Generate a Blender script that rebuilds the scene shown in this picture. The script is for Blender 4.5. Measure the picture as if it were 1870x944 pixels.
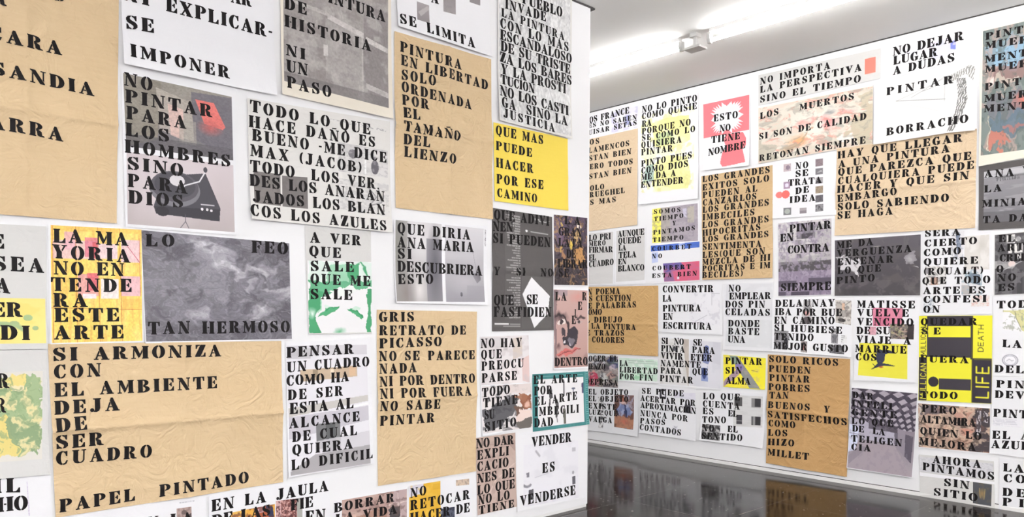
import bpy, math, random
import numpy as np
from mathutils import Matrix, Vector

scene = bpy.context.scene
for o in list(bpy.data.objects):
    bpy.data.objects.remove(o, do_unlink=True)
col = scene.collection

# ------------------------------------------------------------------ camera
EYE, HT = 1.40, 3.62            # eye height, ceiling height (metres)
YL, XR, XE = 3.753, 6.439, 4.255  # left partition face (plane y), right wall face (plane x), partition's free end
cam_d = bpy.data.cameras.new('camera')
cam = bpy.data.objects.new('camera', cam_d)
col.objects.link(cam)
yaw, pit, rol = 0.820824561, -0.0267962878, 0.00392466862
fw = Vector((math.cos(yaw)*math.cos(pit), math.sin(yaw)*math.cos(pit), math.sin(pit)))
r0 = Vector((math.sin(yaw), -math.cos(yaw), 0)); u0 = r0.cross(fw)
rt = r0*math.cos(rol)+u0*math.sin(rol); up = u0*math.cos(rol)-r0*math.sin(rol)
cam.matrix_world = Matrix(((rt.x, up.x, -fw.x, 0), (rt.y, up.y, -fw.y, 0), (rt.z, up.z, -fw.z, EYE), (0, 0, 0, 1)))
cam_d.sensor_fit = 'HORIZONTAL'; cam_d.sensor_width = 36.0
cam_d.lens = 1417.25381*36/1870
cam_d.shift_y = (613.113225-472)/1870
cam_d.clip_start = 0.05
scene.camera = cam

# ------------------------------------------------------------------ light and exposure
scene.view_settings.view_transform = 'Standard'
scene.view_settings.look = 'None'
scene.view_settings.gamma = 1.0
scene.view_settings.use_curve_mapping = False
scene.view_settings.exposure = 0.2
scene.cycles.use_denoising = True
scene.cycles.max_bounces = 8
scene.cycles.diffuse_bounces = 6
TUBE, TUBE_FILL = 44.0, 190.0   # radiance of the tubes along the right wall and of the added, brighter twin fill lights out of view
world = bpy.data.worlds.new('world'); scene.world = world
world.use_nodes = True
world.node_tree.nodes['Background'].inputs[0].default_value = (.9, .95, 1, 1)
world.node_tree.nodes['Background'].inputs[1].default_value = 0.3

# ------------------------------------------------------------------ helpers
def lin(c):
    c = np.asarray(c, float)
    return np.where(c <= .04045, c/12.92, ((c+.055)/1.055)**2.4)
def hx(h):
    return np.array([int(h[i:i+2], 16)/255 for i in (0, 2, 4)])
def rgba(h):
    return (*lin(hx(h)), 1)

def new_mat(name, h=None, rough=.6, spec=.3):
    m = bpy.data.materials.new(name); m.use_nodes = True
    b = m.node_tree.nodes['Principled BSDF']
    if h: b.inputs['Base Color'].default_value = rgba(h)
    b.inputs['Roughness'].default_value = rough
    b.inputs['Specular IOR Level'].default_value = spec
    return m, m.node_tree.nodes, m.node_tree.links, b

def wall_paint(name, h, rough=.7):
    m, N, L, b = new_mat(name, h, rough, .25)
    tc = N.new('ShaderNodeTexCoord'); n = N.new('ShaderNodeTexNoise')
    n.inputs['Scale'].default_value = 90; n.inputs['Detail'].default_value = 4
    bp = N.new('ShaderNodeBump'); bp.inputs['Strength'].default_value = .05; bp.inputs['Distance'].default_value = .002
    L.new(tc.outputs['Object'], n.inputs['Vector']); L.new(n.outputs[0], bp.inputs['Height']); L.new(bp.outputs[0], b.inputs['Normal'])
    n2 = N.new('ShaderNodeTexNoise'); n2.inputs['Scale'].default_value = 1.3; n2.inputs['Detail'].default_value = 3
    mx = N.new('ShaderNodeMixRGB'); mx.inputs[1].default_value = rgba(h); c = hx(h)*.975
    mx.inputs[2].default_value = (*lin(c), 1)
    L.new(tc.outputs['Object'], n2.inputs['Vector']); L.new(n2.outputs[0], mx.inputs[0]); L.new(mx.outputs[0], b.inputs['Base Color'])
    return m

def paper(name, h, h2, wrinkle=.25, grain=1.0, rough=.65):
    """Paper: fibres running across the sheet, soft crumple in the bump."""
    m, N, L, b = new_mat(name, h, rough, .2)
    tc = N.new('ShaderNodeTexCoord'); oi = N.new('ShaderNodeObjectInfo')
    off = N.new('ShaderNodeVectorMath'); off.operation = 'SCALE'; off.inputs['Scale'].default_value = 37
    cb = N.new('ShaderNodeCombineXYZ'); L.new(oi.outputs['Random'], cb.inputs[0]); L.new(oi.outputs['Random'], cb.inputs[1])
    L.new(cb.outputs[0], off.inputs[0])
    ad = N.new('ShaderNodeVectorMath'); L.new(tc.outputs['Object'], ad.inputs[0]); L.new(off.outputs[0], ad.inputs[1])
    mp = N.new('ShaderNodeMapping'); mp.inputs['Scale'].default_value = (10, 90, 10); L.new(ad.outputs[0], mp.inputs[0])
    n1 = N.new('ShaderNodeTexNoise'); n1.inputs['Scale'].default_value = 1.0; n1.inputs['Detail'].default_value = 5; L.new(mp.outputs[0], n1.inputs['Vector'])
    n2 = N.new('ShaderNodeTexNoise'); n2.inputs['Scale'].default_value = 3; n2.inputs['Detail'].default_value = 3; L.new(ad.outputs[0], n2.inputs['Vector'])
    mt = N.new('ShaderNodeMath'); mt.operation = 'MULTIPLY_ADD'; L.new(n1.outputs[0], mt.inputs[0]); mt.inputs[1].default_value = .6*grain
    m2 = N.new('ShaderNodeMath'); m2.operation = 'MULTIPLY'; L.new(n2.outputs[0], m2.inputs[0]); m2.inputs[1].default_value = .5; L.new(m2.outputs[0], mt.inputs[2])
    mx = N.new('ShaderNodeMixRGB'); mx.inputs[1].default_value = rgba(h); mx.inputs[2].default_value = rgba(h2)
    L.new(mt.outputs[0], mx.inputs[0]); L.new(mx.outputs[0], b.inputs['Base Color'])
    ms = N.new('ShaderNodeTexNoise'); ms.inputs['Scale'].default_value = 9; ms.inputs['Detail'].default_value = 4; ms.inputs['Distortion'].default_value = 1.2
    L.new(ad.outputs[0], ms.inputs['Vector'])
    ab = N.new('ShaderNodeMath'); ab.operation = 'SUBTRACT'; ab.inputs[1].default_value = .5; L.new(ms.outputs[0], ab.inputs[0])
    a2 = N.new('ShaderNodeMath'); a2.operation = 'ABSOLUTE'; L.new(ab.outputs[0], a2.inputs[0])
    bp = N.new('ShaderNodeBump'); bp.inputs['Strength'].default_value = wrinkle; bp.inputs['Distance'].default_value = .045
    L.new(a2.outputs[0], bp.inputs['Height']); L.new(bp.outputs[0], b.inputs['Normal'])
    return m

PAPERS = {
    'kraft': paper('kraft_paper', 'dac3a0', 'cdb28b', .45), 'kraftw': paper('pale_kraft_paper', 'e0cbae', 'd6bd9c', .45),
    'kraftm': paper('warm_kraft_paper', 'd6bb94', 'c8a97f', .45), 'krafto': paper('ochre_kraft_paper', 'd0ad7a', 'c39d68', .45), 'kraftd': paper('dark_kraft_paper', 'c39f70', 'b78f5d', .35),
    'white': paper('white_paper', 'f0f0f3', 'eaeaee', .08, .6), 'whiteg': paper('off_white_paper', 'e9e9ec', 'e2e2e6', .08, .6),
    'cream': paper('cream_paper', 'ece5d8', 'e5dccd', .08, .6), 'greyp': paper('grey_paper', 'd9d8d6', 'd0cfcd', .12, .8),
    'newsprint': paper('newsprint', 'e6e4e1', 'dbd9d6', .15, 1), 'yellow': paper('yellow_paper', 'f0d860', 'e8cc52', .12, .7),
    'charcoal': paper('charcoal_paper', '5b5858', '545151', .12, .7, .45), 'brownp': paper('brown_paper', 'bfaaa0', 'b39d93', .12, .7),
    'lemon': paper('lemon_paper', 'e8e23e', 'e0d838', .08, .5),
}
INK, N_, L_, B_ = new_mat('black_stencil_ink', '171415', .6, .15)
nz = N_.new('ShaderNodeTexNoise'); nz.inputs['Scale'].default_value = 60
tcx = N_.new('ShaderNodeTexCoord'); L_.new(tcx.outputs['Object'], nz.inputs['Vector'])
mxx = N_.new('ShaderNodeMixRGB'); mxx.inputs[1].default_value = rgba('110f10'); mxx.inputs[2].default_value = rgba('1e1a1c')
L_.new(nz.outputs[0], mxx.inputs[0]); L_.new(mxx.outputs[0], B_.inputs['Base Color'])
PRINT, N_, L_, B_ = new_mat('printed_ink', None, .5, .3)
at = N_.new('ShaderNodeAttribute'); at.attribute_name = 'print'
L_.new(at.outputs['Color'], B_.inputs['Base Color'])

def link(o, parent=None):
    col.objects.link(o)
    if parent: o.parent = parent
    return o
def mesh_obj(name, verts, faces, mat, parent=None, smooth=False):
    me = bpy.data.meshes.new(name)
    me.from_pydata([tuple(v) for v in verts], [], faces)
    me.materials.append(mat)
    if smooth: me.polygons.foreach_set('use_smooth', [True]*len(me.polygons))
    me.update()
    return link(bpy.data.objects.new(name, me), parent)
def tag(o, **k):
    for a, v in k.items(): o[a] = v
    return o
class MB:
    def __init__(s): s.v = []; s.f = []
    def box(s, x0, x1, y0, y1, z0, z1):
        n = len(s.v)
        s.v += [(x, y, z) for z in (z0, z1) for y in (y0, y1) for x in (x0, x1)]
        s.f += [tuple(n+i for i in q) for q in ((0, 2, 3, 1), (4, 5, 7, 6), (0, 1, 5, 4), (2, 6, 7, 3), (0, 4, 6, 2), (1, 3, 7, 5))]
        return s
    def prism(s, prof, axis, a0, a1):
        """Extrude a closed profile (list of 2D points) along axis 'x' or 'y'."""
        n = len(s.v); k = len(prof)
        for a in (a0, a1):
            for p, q in prof: s.v.append((a, p, q) if axis == 'x' else (p, a, q))
        for i in range(k):
            j = (i+1) % k; s.f.append((n+i, n+j, n+k+j, n+k+i))
        s.f.append(tuple(n+i for i in reversed(range(k)))); s.f.append(tuple(n+k+i for i in range(k)))
        return s
    def make(s, name, mat, parent=None, smooth=False): 
        o = mesh_obj(name, s.v, s.f, mat, parent, smooth)
        return o

# ------------------------------------------------------------------ the room
WHITE = wall_paint('white_wall_paint', 'f0f0f2')
CEIL = wall_paint('white_ceiling_paint', 'f3f3f2')
TRIM = wall_paint('white_trim_paint', 'ecebea', .45)
GAP, *_ = new_mat('gap_shade_and_rail', '4a4848', .6, .2)  # dark tone painted for gap shade; also the ceiling rail's own colour

fm, N, L, b = new_mat('polished_dark_tiles', '3a3634', .14, .13)
tc = N.new('ShaderNodeTexCoord')
mp = N.new('ShaderNodeMapping'); mp.inputs['Location'].default_value = (.18, .32, 0); L.new(tc.outputs['Object'], mp.inputs[0])
br = N.new('ShaderNodeTexBrick'); br.offset = 0; br.inputs['Scale'].default_value = 1; br.inputs['Brick Width'].default_value = .8; br.inputs['Row Height'].default_value = .8
br.inputs['Mortar Size'].default_value = .003; br.inputs['Color1'].default_value = rgba('2f2926'); br.inputs['Color2'].default_value = rgba('171312'); br.inputs['Mortar'].default_value = rgba('564f4b')
L.new(mp.outputs[0], br.inputs['Vector'])
sk = N.new('ShaderNodeTexNoise'); sk.inputs['Scale'].default_value = 34; sk.inputs['Detail'].default_value = 1; L.new(tc.outputs['Object'], sk.inputs['Vector'])
sr = N.new('ShaderNodeMapRange'); sr.inputs[1].default_value = .735; sr.inputs[2].default_value = .76; L.new(sk.outputs[0], sr.inputs[0])
nn_ = N.new('ShaderNodeTexNoise'); nn_.inputs['Scale'].default_value = 5; nn_.inputs['Detail'].default_value = 8; nn_.inputs['Distortion'].default_value = .8
L.new(tc.outputs['Object'], nn_.inputs['Vector'])
mm = N.new('ShaderNodeMixRGB'); mm.blend_type = 'OVERLAY'; mm.inputs[0].default_value = .55
L.new(br.outputs[0], mm.inputs[1]); L.new(nn_.outputs[0], mm.inputs[2]); ms_ = N.new('ShaderNodeMixRGB'); ms_.inputs[2].default_value = rgba('8f8883'); L.new(sr.outputs[0], ms_.inputs[0]); L.new(mm.outputs[0], ms_.inputs[1]); L.new(ms_.outputs[0], b.inputs['Base Color'])
rr = N.new('ShaderNodeMapRange'); rr.inputs[3].default_value = .03; rr.inputs[4].default_value = .2
L.new(nn_.outputs[0], rr.inputs[0]); L.new(rr.outputs[0], b.inputs['Roughness'])
sp = N.new('ShaderNodeTexNoise'); sp.inputs['Scale'].default_value = 45; sp.inputs['Detail'].default_value = 3; L.new(tc.outputs['Object'], sp.inputs['Vector'])
bp = N.new('ShaderNodeBump'); bp.inputs['Strength'].default_value = .03; bp.inputs['Distance'].default_value = .004
L.new(sp.outputs[0], bp.inputs['Height']); L.new(bp.outputs[0], b.inputs['Normal'])

X0, Y0, Y1 = -3.2, -4.2, 7.4
def struct(mb, name, mat): return tag(mb.make(name, mat), kind='structure')
struct(MB().box(X0-.2, XR+.2, Y0-.2, Y1+.2, -.2, 0), 'floor', fm)
struct(MB().box(X0-.2, XR+.2, Y0-.2, Y1+.2, HT, HT+.2), 'ceiling', CEIL)
struct(MB().box(XR, XR+.2, Y0-.2, Y1+.2, 0, HT), 'wall_right', WHITE)
struct(MB().box(X0, XE, YL, YL+.16, .022, HT-.012), 'wall_left', WHITE)
struct(MB().box(X0, XR, Y1, Y1+.2, 0, HT), 'wall_back', WHITE)
struct(MB().box(X0, XR, Y0-.2, Y0, 0, HT), 'wall_front', WHITE)
struct(MB().box(X0-.2, X0, Y0-.2, Y1+.2, 0, HT), 'wall_rear', WHITE)
struct(MB().prism([(XR, 0), (XR-.006, 0), (XR-.006, .026), (XR-.004, .029), (XR, .029)], 'y', Y0, Y1), 'baseboard_right', TRIM)
struct(MB().box(XR-.0015, XR, Y0, Y1, .030, .036), 'gap_shade_1', GAP)  # dark strip laid on for the shade of the groove over the baseboard
struct(MB().box(XR-.002, XR, Y0, Y1, HT-.010, HT-.0005), 'gap_shade_2', GAP)  # dark strip standing for the shade in the gap under the ceiling
struct(MB().box(X0, XE+.045, YL-.004, YL+.164, HT-.013, HT-.0005), 'trim_3', GAP)
struct(MB().box(X0, XE-.004, YL+.006, YL+.154, 0, .022), 'baseboard_left', TRIM)

# ------------------------------------------------------------------ stencil alphabet (cap height 1)
def arc(cx, cy, rx, ry, a0, a1, n=9):
    return [(cx+rx*math.cos(math.radians(a0+(a1-a0)*i/(n-1))), cy+ry*math.sin(math.radians(a0+(a1-a0)*i/(n-1)))) for i in range(n)]
def stem(x, w=.27, s=.05, y1=1):
    return [(x-s, 0), (x+w+s, 0), (x+w+s, .045), (x+w, .065), (x+w, y1-.065), (x+w+s, y1-.045), (x+w+s, y1), (x-s, y1), (x-s, y1-.045), (x, y1-.065), (x, .065), (x-s, .045)]
def bowl(cx, cy, rx, ry, ix, iy): return arc(cx, cy, rx, ry, 90, -90) + arc(cx, cy, ix, iy, -90, 90)
def cres(cx, rx, ix, a0=94, a1=266): return arc(cx, .5, rx, .515, a0, a1, 13) + arc(cx, .5, ix, .45, a1, a0, 11)
def mir(p, w): return [(w-x, y) for x, y in reversed(p)]
ARM_T = [(.40, 1), (.68, 1), (.68, .68), (.64, .68), (.56, .86), (.50, .935), (.40, .945)]
ARM_M = [(.40, .54), (.46, .55), (.52, .66), (.55, .66), (.55, .36), (.52, .36), (.46, .47), (.40, .48)]
ARM_B = [(.40, 0), (.40, .055), (.50, .065), (.57, .14), (.66, .33), (.70, .33), (.70, 0)]
N_L = [(0, 0), (.25, 0), (.25, .045), (.155, .055), (.155, .69), (.10, .79), (.10, .055), (0, .045)]
N_D = [(0, 1), (.28, 1), (.79, .05), (.79, 0), (.56, 0), (.08, .92), (0, .95)]
N_R = [(.60, 1), (.86, 1), (.86, .955), (.77, .945), (.77, .20), (.715, .31), (.715, .945), (.60, .955)]
GL = {
 'I': (.40, [stem(.065)]), 'E': (.72, [stem(.05), ARM_T, ARM_M, ARM_B]), 'F': (.70, [stem(.05), ARM_T, ARM_M]),
 'L': (.72, [stem(.05), ARM_B]), 'H': (.92, [stem(.05), stem(.60), [(.41, .47), (.51, .47), (.51, .53), (.41, .53)]]),
 'T': (.80, [stem(.265, .27), [(0, 1), (.18, 1), (.18, .945), (.11, .93), (.05, .67), (0, .67)], [(.62, 1), (.80, 1), (.80, .67), (.75, .67), (.69, .93), (.62, .945)]]),
 'A': (.86, [[(.35, 1), (.45, 1), (.79, .05), (.86, .045), (.86, 0), (.43, 0), (.43, .045), (.50, .05), (.29, .80)],
             [(.26, .69), (.30, .60), (.145, .05), (.23, .045), (.23, 0), (0, 0), (0, .045), (.08, .05)], [(.235, .28), (.38, .28), (.365, .335), (.25, .335)]]),
 'N': (.86, [N_L, N_D, N_R]), 'Ñ': (.86, [N_L, N_D, N_R, [(.24, 1.10), (.62, 1.12), (.62, 1.2), (.24, 1.17)]]),
 'M': (1.04, [N_L, [(0, 1), (.27, 1), (.53, .30), (.44, .04), (.09, .92), (0, .95)], [(.50, .10), (.66, .55), (.66, .78), (.475, .22)], stem(.71, .27)]),
 'O': (.78, [cres(.37, .37, .13), mir(cres(.37, .37, .13), .78)]),
 'Q': (.78, [cres(.37, .37, .13), mir(cres(.37, .37, .13), .78), [(.32, .10), (.44, .13), (.62, -.16), (.48, -.18)]]),
 'C': (.72, [cres(.39, .39, .13, 92, 262), [(.44, 1), (.53, .97), (.62, 1), (.66, 1), (.66, .64), (.62, .64), (.56, .84), (.44, .95)], [(.42, -.01), (.42, .05), (.55, .12), (.64, .30), (.69, .28), (.62, .08), (.54, .01)]]),
 'G': (.80, [cres(.39, .39, .13, 92, 262), [(.44, 1), (.53, .97), (.62, 1), (.66, 1), (.66, .66), (.62, .66), (.56, .84), (.44, .95)], [(.44, .46), (.44, .41), (.51, .39), (.51, .09), (.44, .05), (.44, -.01), (.58, 0), (.74, .10), (.74, .39), (.80, .41), (.80, .46)]]),
 'D': (.82, [stem(.05), bowl(.39, .5, .43, .5, .15, .44)]), 'P': (.74, [stem(.05), bowl(.39, .73, .35, .27, .11, .21)]),
 'R': (.86, [stem(.05), bowl(.39, .75, .34, .25, .10, .19), [(.40, .46), (.52, .475), (.68, .36), (.72, .10), (.84, .055), (.86, 0), (.62, 0), (.48, .08), (.44, .36), (.40, .41)]]),
 'B': (.80, [stem(.05), bowl(.39, .76, .32, .24, .10, .18), bowl(.39, .25, .40, .25, .14, .19)]),
 'J': (.66, [[(.20, 1), (.64, 1), (.64, .955), (.58, .93), (.58, .25), (.51, .06), (.38, -.02), (.22, 0), (.22, .05), (.29, .10), (.30, .25), (.30, .93), (.20, .955)], arc(.11, .13, .11, .13, 0, 330, 10)]),
 'S': (.68, [[(.29, 1), (.12, .95), (.02, .80), (.02, .66), (.10, .50), (.30, .38), (.43, .28), (.46, .17), (.41, .06), (.36, 0), (.52, .04), (.65, .18), (.65, .36), (.54, .52), (.33, .63), (.22, .73), (.20, .84), (.26, .95)],
             [(.35, 1), (.48, .97), (.56, 1), (.60, 1), (.60, .66), (.56, .66), (.48, .86), (.35, .95)], [(.30, 0), (.18, .03), (.08, 0), (.04, 0), (.04, .36), (.08, .36), (.17, .14), (.30, .05)]]),
 'U': (.84, [[(0, 1), (.40, 1), (.40, .955), (.34, .935), (.34, .20), (.39, .08), (.45, .045), (.45, -.01), (.31, -.01), (.15, .06), (.07, .22), (.07, .935), (0, .955)], [(.58, 1), (.84, 1), (.84, .955), (.745, .945), (.745, .20), (.65, .04), (.51, -.01), (.51, .035), (.62, .10), (.69, .22), (.69, .945), (.58, .955)]]),
 'V': (.84, [[(0, 1), (.40, 1), (.40, .955), (.345, .945), (.55, .28), (.45, 0), (.41, 0), (.06, .945), (0, .955)], [(.58, 1), (.84, 1), (.84, .955), (.76, .945), (.59, .34), (.555, .44), (.69, .945), (.58, .955)]]),
 'X': (.86, [[(0, 1), (.40, 1), (.40, .955), (.35, .95), (.79, .05), (.86, .045), (.86, 0), (.45, 0), (.45, .045), (.50, .05), (.06, .95), (0, .955)], [(.55, 1), (.82, 1), (.82, .955), (.74, .95), (.555, .61), (.52, .67), (.66, .95), (.55, .955)], [(.31, 0), (.03, 0), (.03, .045), (.12, .05), (.30, .40), (.335, .33), (.19, .05), (.31, .045)]]),
 'Y': (.84, [[(0, 1), (.39, 1), (.39, .955), (.34, .945), (.47, .56), (.53, .50), (.53, .065), (.59, .045), (.59, 0), (.20, 0), (.20, .045), (.26, .065), (.26, .46), (.06, .945), (0, .955)], [(.56, 1), (.84, 1), (.84, .955), (.76, .945), (.58, .56), (.545, .62), (.68, .945), (.56, .955)]]),
 'Z': (.72, [[(.38, 1), (.70, 1), (.70, .94), (.34, 0), (.02, 0), (.02, .06)], [(.31, 1), (.05, 1), (.05, .68), (.09, .68), (.17, .92), (.31, .945)], [(.41, 0), (.70, 0), (.70, .33), (.66, .33), (.57, .08), (.41, .055)]]),
 '(': (.30, [arc(.34, .5, .32, .54, 105, 255, 11) + arc(.36, .5, .18, .5, 250, 110, 9)]), ')': (.30, [arc(-.04, .5, .32, .54, 75, -75, 11) + arc(-.06, .5, .18, .5, -70, 70, 9)]),
 '-': (.28, [[(.02, .42), (.26, .42), (.26, .52), (.02, .52)]]), ',': (.16, [[(.02, .0), (.14, .0), (.14, .12), (.02, .12)]]), ' ': (.46, []),
}

def swell(P, d):
    """A brush-loaded stencil letter: every outline grown by d."""
    n = len(P); A = sum(P[i][0]*P[(i+1) % n][1]-P[(i+1) % n][0]*P[i][1] for i in range(n)); sg = 1 if A > 0 else -1; out = []
    for i in range(n):
        (ax, ay), (bx, by), (cx, cy) = P[i-1], P[i], P[(i+1) % n]
        n1 = np.array((by-ay, ax-bx)); n2 = np.array((cy-by, bx-cx))
        n1 = n1/(np.hypot(*n1)+1e-9); n2 = n2/(np.hypot(*n2)+1e-9); m = n1+n2; q = max(.55, 1+float(n1@n2))
        m = m/q; L_ = np.hypot(*m)
        if L_ > 1.6: m = m*1.6/L_
        out.append((bx+sg*d*m[0], by+sg*d*m[1]))
    return out
GL = {c: (w*1.09, [[(x*1.09, y) for x, y in swell(p, .021)] for p in ps]) for c, (w, ps) in GL.items()}

# ------------------------------------------------------------------ printed pictures: colours laid down on a grid of points
def noise(U, V, su, sv, seed):
    rs = np.random.RandomState(seed % 2**31); out = np.zeros_like(U); amp = .5; tot = 0
    for o in range(4):
        a, b_ = int(max(2, su*2**o))+2, int(max(2, sv*2**o))+2
        g = rs.rand(b_+1, a+1)
        x = np.clip(U, 0, 1)*(a-1); y = np.clip(V, 0, 1)*(b_-1)
        i, j = x.astype(int), y.astype(int); fx, fy = x-i, y-j
        fx = fx*fx*(3-2*fx); fy = fy*fy*(3-2*fy)
        out += amp*((g[j, i]*(1-fx)+g[j, i+1]*fx)*(1-fy)+(g[j+1, i]*(1-fx)+g[j+1, i+1]*fx)*fy); tot += amp; amp *= .55
    out /= tot
    return .5+(out-.5)*1.6
def inside(U, V, P):
    r = np.zeros(U.shape, bool); n = len(P)
    for k in range(n):
        (x0, y0), (x1, y1) = P[k], P[(k+1) % n]
        if y0 == y1: continue
        c = (y0 > V) != (y1 > V)
        r ^= c & (U < (x1-x0)*(V-y0)/(y1-y0)+x0)
    return r
def seg(U, V, P, asp):
    d = np.full(U.shape, 9.)
    for (x0, y0), (x1, y1) in zip(P, P[1:]):
        dx, dy = x1-x0, (y1-y0)*asp
        t = np.clip(((U-x0)*dx+(V-y0)*asp*dy)/(dx*dx+dy*dy+1e-9), 0, 1)
        d = np.minimum(d, np.hypot(U-x0-t*dx, (V-y0)*asp-t*dy))
    return d
SANS = {'D': [[(0, 0), (0, 1), (.4, 1), (.7, .75), (.7, .25), (.4, 0), (0, 0)]], 'E': [[(.65, 0), (0, 0), (0, 1), (.65, 1)], [(0, .5), (.55, .5)]], 'A': [[(0, 0), (.38, 1), (.76, 0)], [(.14, .35), (.62, .35)]],
        'T': [[(.35, 0), (.35, 1)], [(0, 1), (.7, 1)]], 'H': [[(0, 0), (0, 1)], [(.7, 0), (.7, 1)], [(0, .5), (.7, .5)]], 'L': [[(0, 1), (0, 0), (.6, 0)]], 'I': [[(.1, 0), (.1, 1)]], 'F': [[(0, 0), (0, 1), (.62, 1)], [(0, .5), (.52, .5)]],
        'M': [[(0, 0), (0, 1), (.4, .3), (.8, 1), (.8, 0)]], 'U': [[(0, 1), (0, .25), (.2, 0), (.5, 0), (.7, .25), (.7, 1)]], 'C': [[(.68, .8), (.45, 1), (.2, 1), (0, .7), (0, .3), (.2, 0), (.45, 0), (.68, .2)]], 'N': [[(0, 0), (0, 1), (.7, 0), (.7, 1)]]}
def paint(U, V, ops, asp, seed):
    """asp = height/width. Every op blends a colour into the picture."""
    C = np.zeros(U.shape+(3,)); rs = random.Random(seed)
    def bl(mask, c, a=1.):
        m = (np.asarray(mask, float)*a)[..., None]; C[:] = C*(1-m)+hx(c)*m
    for q, op in enumerate(ops):
        k = op[0]
        if k == 'warp':                                              # loosen the drawing that follows
            U, V = U+op[1]*2*(noise(U, V, 7, 7, seed+q)-.5), V+op[1]*2*(noise(U, V, 7, 7, seed+q+50)-.5)
        elif k == 'b': bl(np.ones_like(U), op[1])
        elif k == 'g':
            t = (V if op[3] == 'v' else U)[..., None]; C[:] = hx(op[1])*(1-t)+hx(op[2])*t
        elif k == 'r': bl((U >= op[1]) & (U <= op[3]) & (V >= op[2]) & (V <= op[4]), op[5], op[6] if len(op) > 6 else 1)
        elif k == 'e':
            d = np.hypot((U-op[1])/op[3], (V-op[2])/op[4]); s = op[6] if len(op) > 6 else 0
            bl(np.clip((1-d)/s, 0, 1) if s else d < 1, op[5])
        elif k == 'p': bl(inside(U, V, op[1]), op[2], op[3] if len(op) > 3 else 1)
        elif k == 'l': bl(np.clip(1.5-seg(U, V, op[1], asp)/(op[2]*.5+1e-6), 0, 1), op[3], op[4] if len(op) > 4 else 1)
        elif k == 'n': bl(np.clip((noise(U, V, op[1], op[2], seed*31+q)-op[3])*6, 0, 1), op[4], op[5])
        elif k == 's':
            C *= (1+(noise(U, V, op[1], op[2], seed+q)-.5)*op[3]*4)[..., None]
        elif k == 'c':
            du, dv = (U-op[1])/op[3], (V-op[2])/op[4]; d = np.hypot(du, dv)+.25*(noise(U, V, 9, 8, seed+q)-.5)
            bl(np.clip((1-d)*3, 0, 1)*np.clip(.45+.5*du-.55*dv, 0, 1), op[5])
        elif k == 'star':
            cu, cv, ru, rv, r2, n = op[1:7]; P = []
            for i in range(2*n):
                a = math.pi*i/n; f = 1.16 if i % 2 == 0 else .84; f *= .93+.14*rs.random()
                sx = abs(math.cos(a))**.55*math.copysign(1, math.cos(a)); sy = abs(math.sin(a))**.55*math.copysign(1, math.sin(a))
                P.append((cu+ru*sx*f, cv+rv*.95*sy*f))
            bl(inside(U, V, P), op[7])
        elif k == 'ring':
            d = np.hypot(U-op[1], V-op[2]); bl(np.abs(d-op[3]) < op[4], op[5])
        elif k == 'h':
            m = inside(U, V, op[1]); st = np.sin((U*1.1+V*.5*asp)*210+9*noise(U, V, 8, 8, seed+q))+1.3*(noise(U, V, 26, 26, seed+q+1)-.42) > -.45
            bl(m & st, op[2], .9)
        elif k == 't':
            n = op[1]; row = np.floor(V*n).astype(int); fr = V*n-row
            ln = np.array([rs.uniform(.25, .98) for _ in range(n+1)])[np.clip(row, 0, n)]
            x = 1-U if op[3] == 'r' else U
            bl((fr < .55) & (x < ln) & (noise(U, V, 30, n, seed+q) > .3), op[2], .75)
        elif k == 't2': bl((U > op[1]) & (U < op[2]) & (np.mod(V*op[3], 1) < .25), op[4], .8)
        elif k == 't3':
            m = (U > op[1]) & (U < op[2]) & (V > op[3]) & (V < op[4]); bl(m & (np.sin(U*150+9*noise(U, V, 12, 3, seed)) > 0), op[5], .8)
        elif k == 'x':
            e = np.minimum(np.minimum(U, 1-U), np.minimum(V, 1-V)*asp); bl(e < op[1]*2*noise(U, V, op[2], op[2], seed), op[3])
        elif k == 'tri':
            u_, v_ = op[1:3]; vv = (V-op[2])/(op[4]-op[2]); m = (vv >= 0) & (vv < 1)
            pv = 3.6*vv**.8*(1+.8*vv); pu = (U-.62)*(4.4+7*vv**1.3)+.5*np.floor(pv)
            fu, fv = np.mod(pu, 1), np.mod(pv, 1); t = np.abs(fu-.5)*2
            bl(m, op[5]); bl(m & (t+np.abs(fv-.5)*1.7 < .8), op[6], .9)
        elif k == 'w':
            w = op[1]; tot = sum(1.0 if c != 'I' else .5 for c in w); pos = 0
            for c in w:
                ad = 1.0 if c != 'I' else .5
                for P in SANS[c]:
                    Q = [(.92-.84*y, 1-(pos+.12+x*.95)/tot*.98) for x, y in P]
                    bl(np.clip(1.5-seg(U, V, Q, asp)/(.055), 0, 1), op[2])
                pos += ad
    return np.clip(C, 0, 1)

# ------------------------------------------------------------------ paper sheets on the walls
BASIS = {'A': Matrix(((1, 0, 0), (0, 0, -1), (0, 1, 0))).to_4x4(), 'B': Matrix(((0, 0, -1), (-1, 0, 0), (0, 1, 0))).to_4x4()}
def on_wall(w, a, z): return Vector((a, YL, z)) if w == 'A' else Vector((XR, -a, z))

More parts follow.
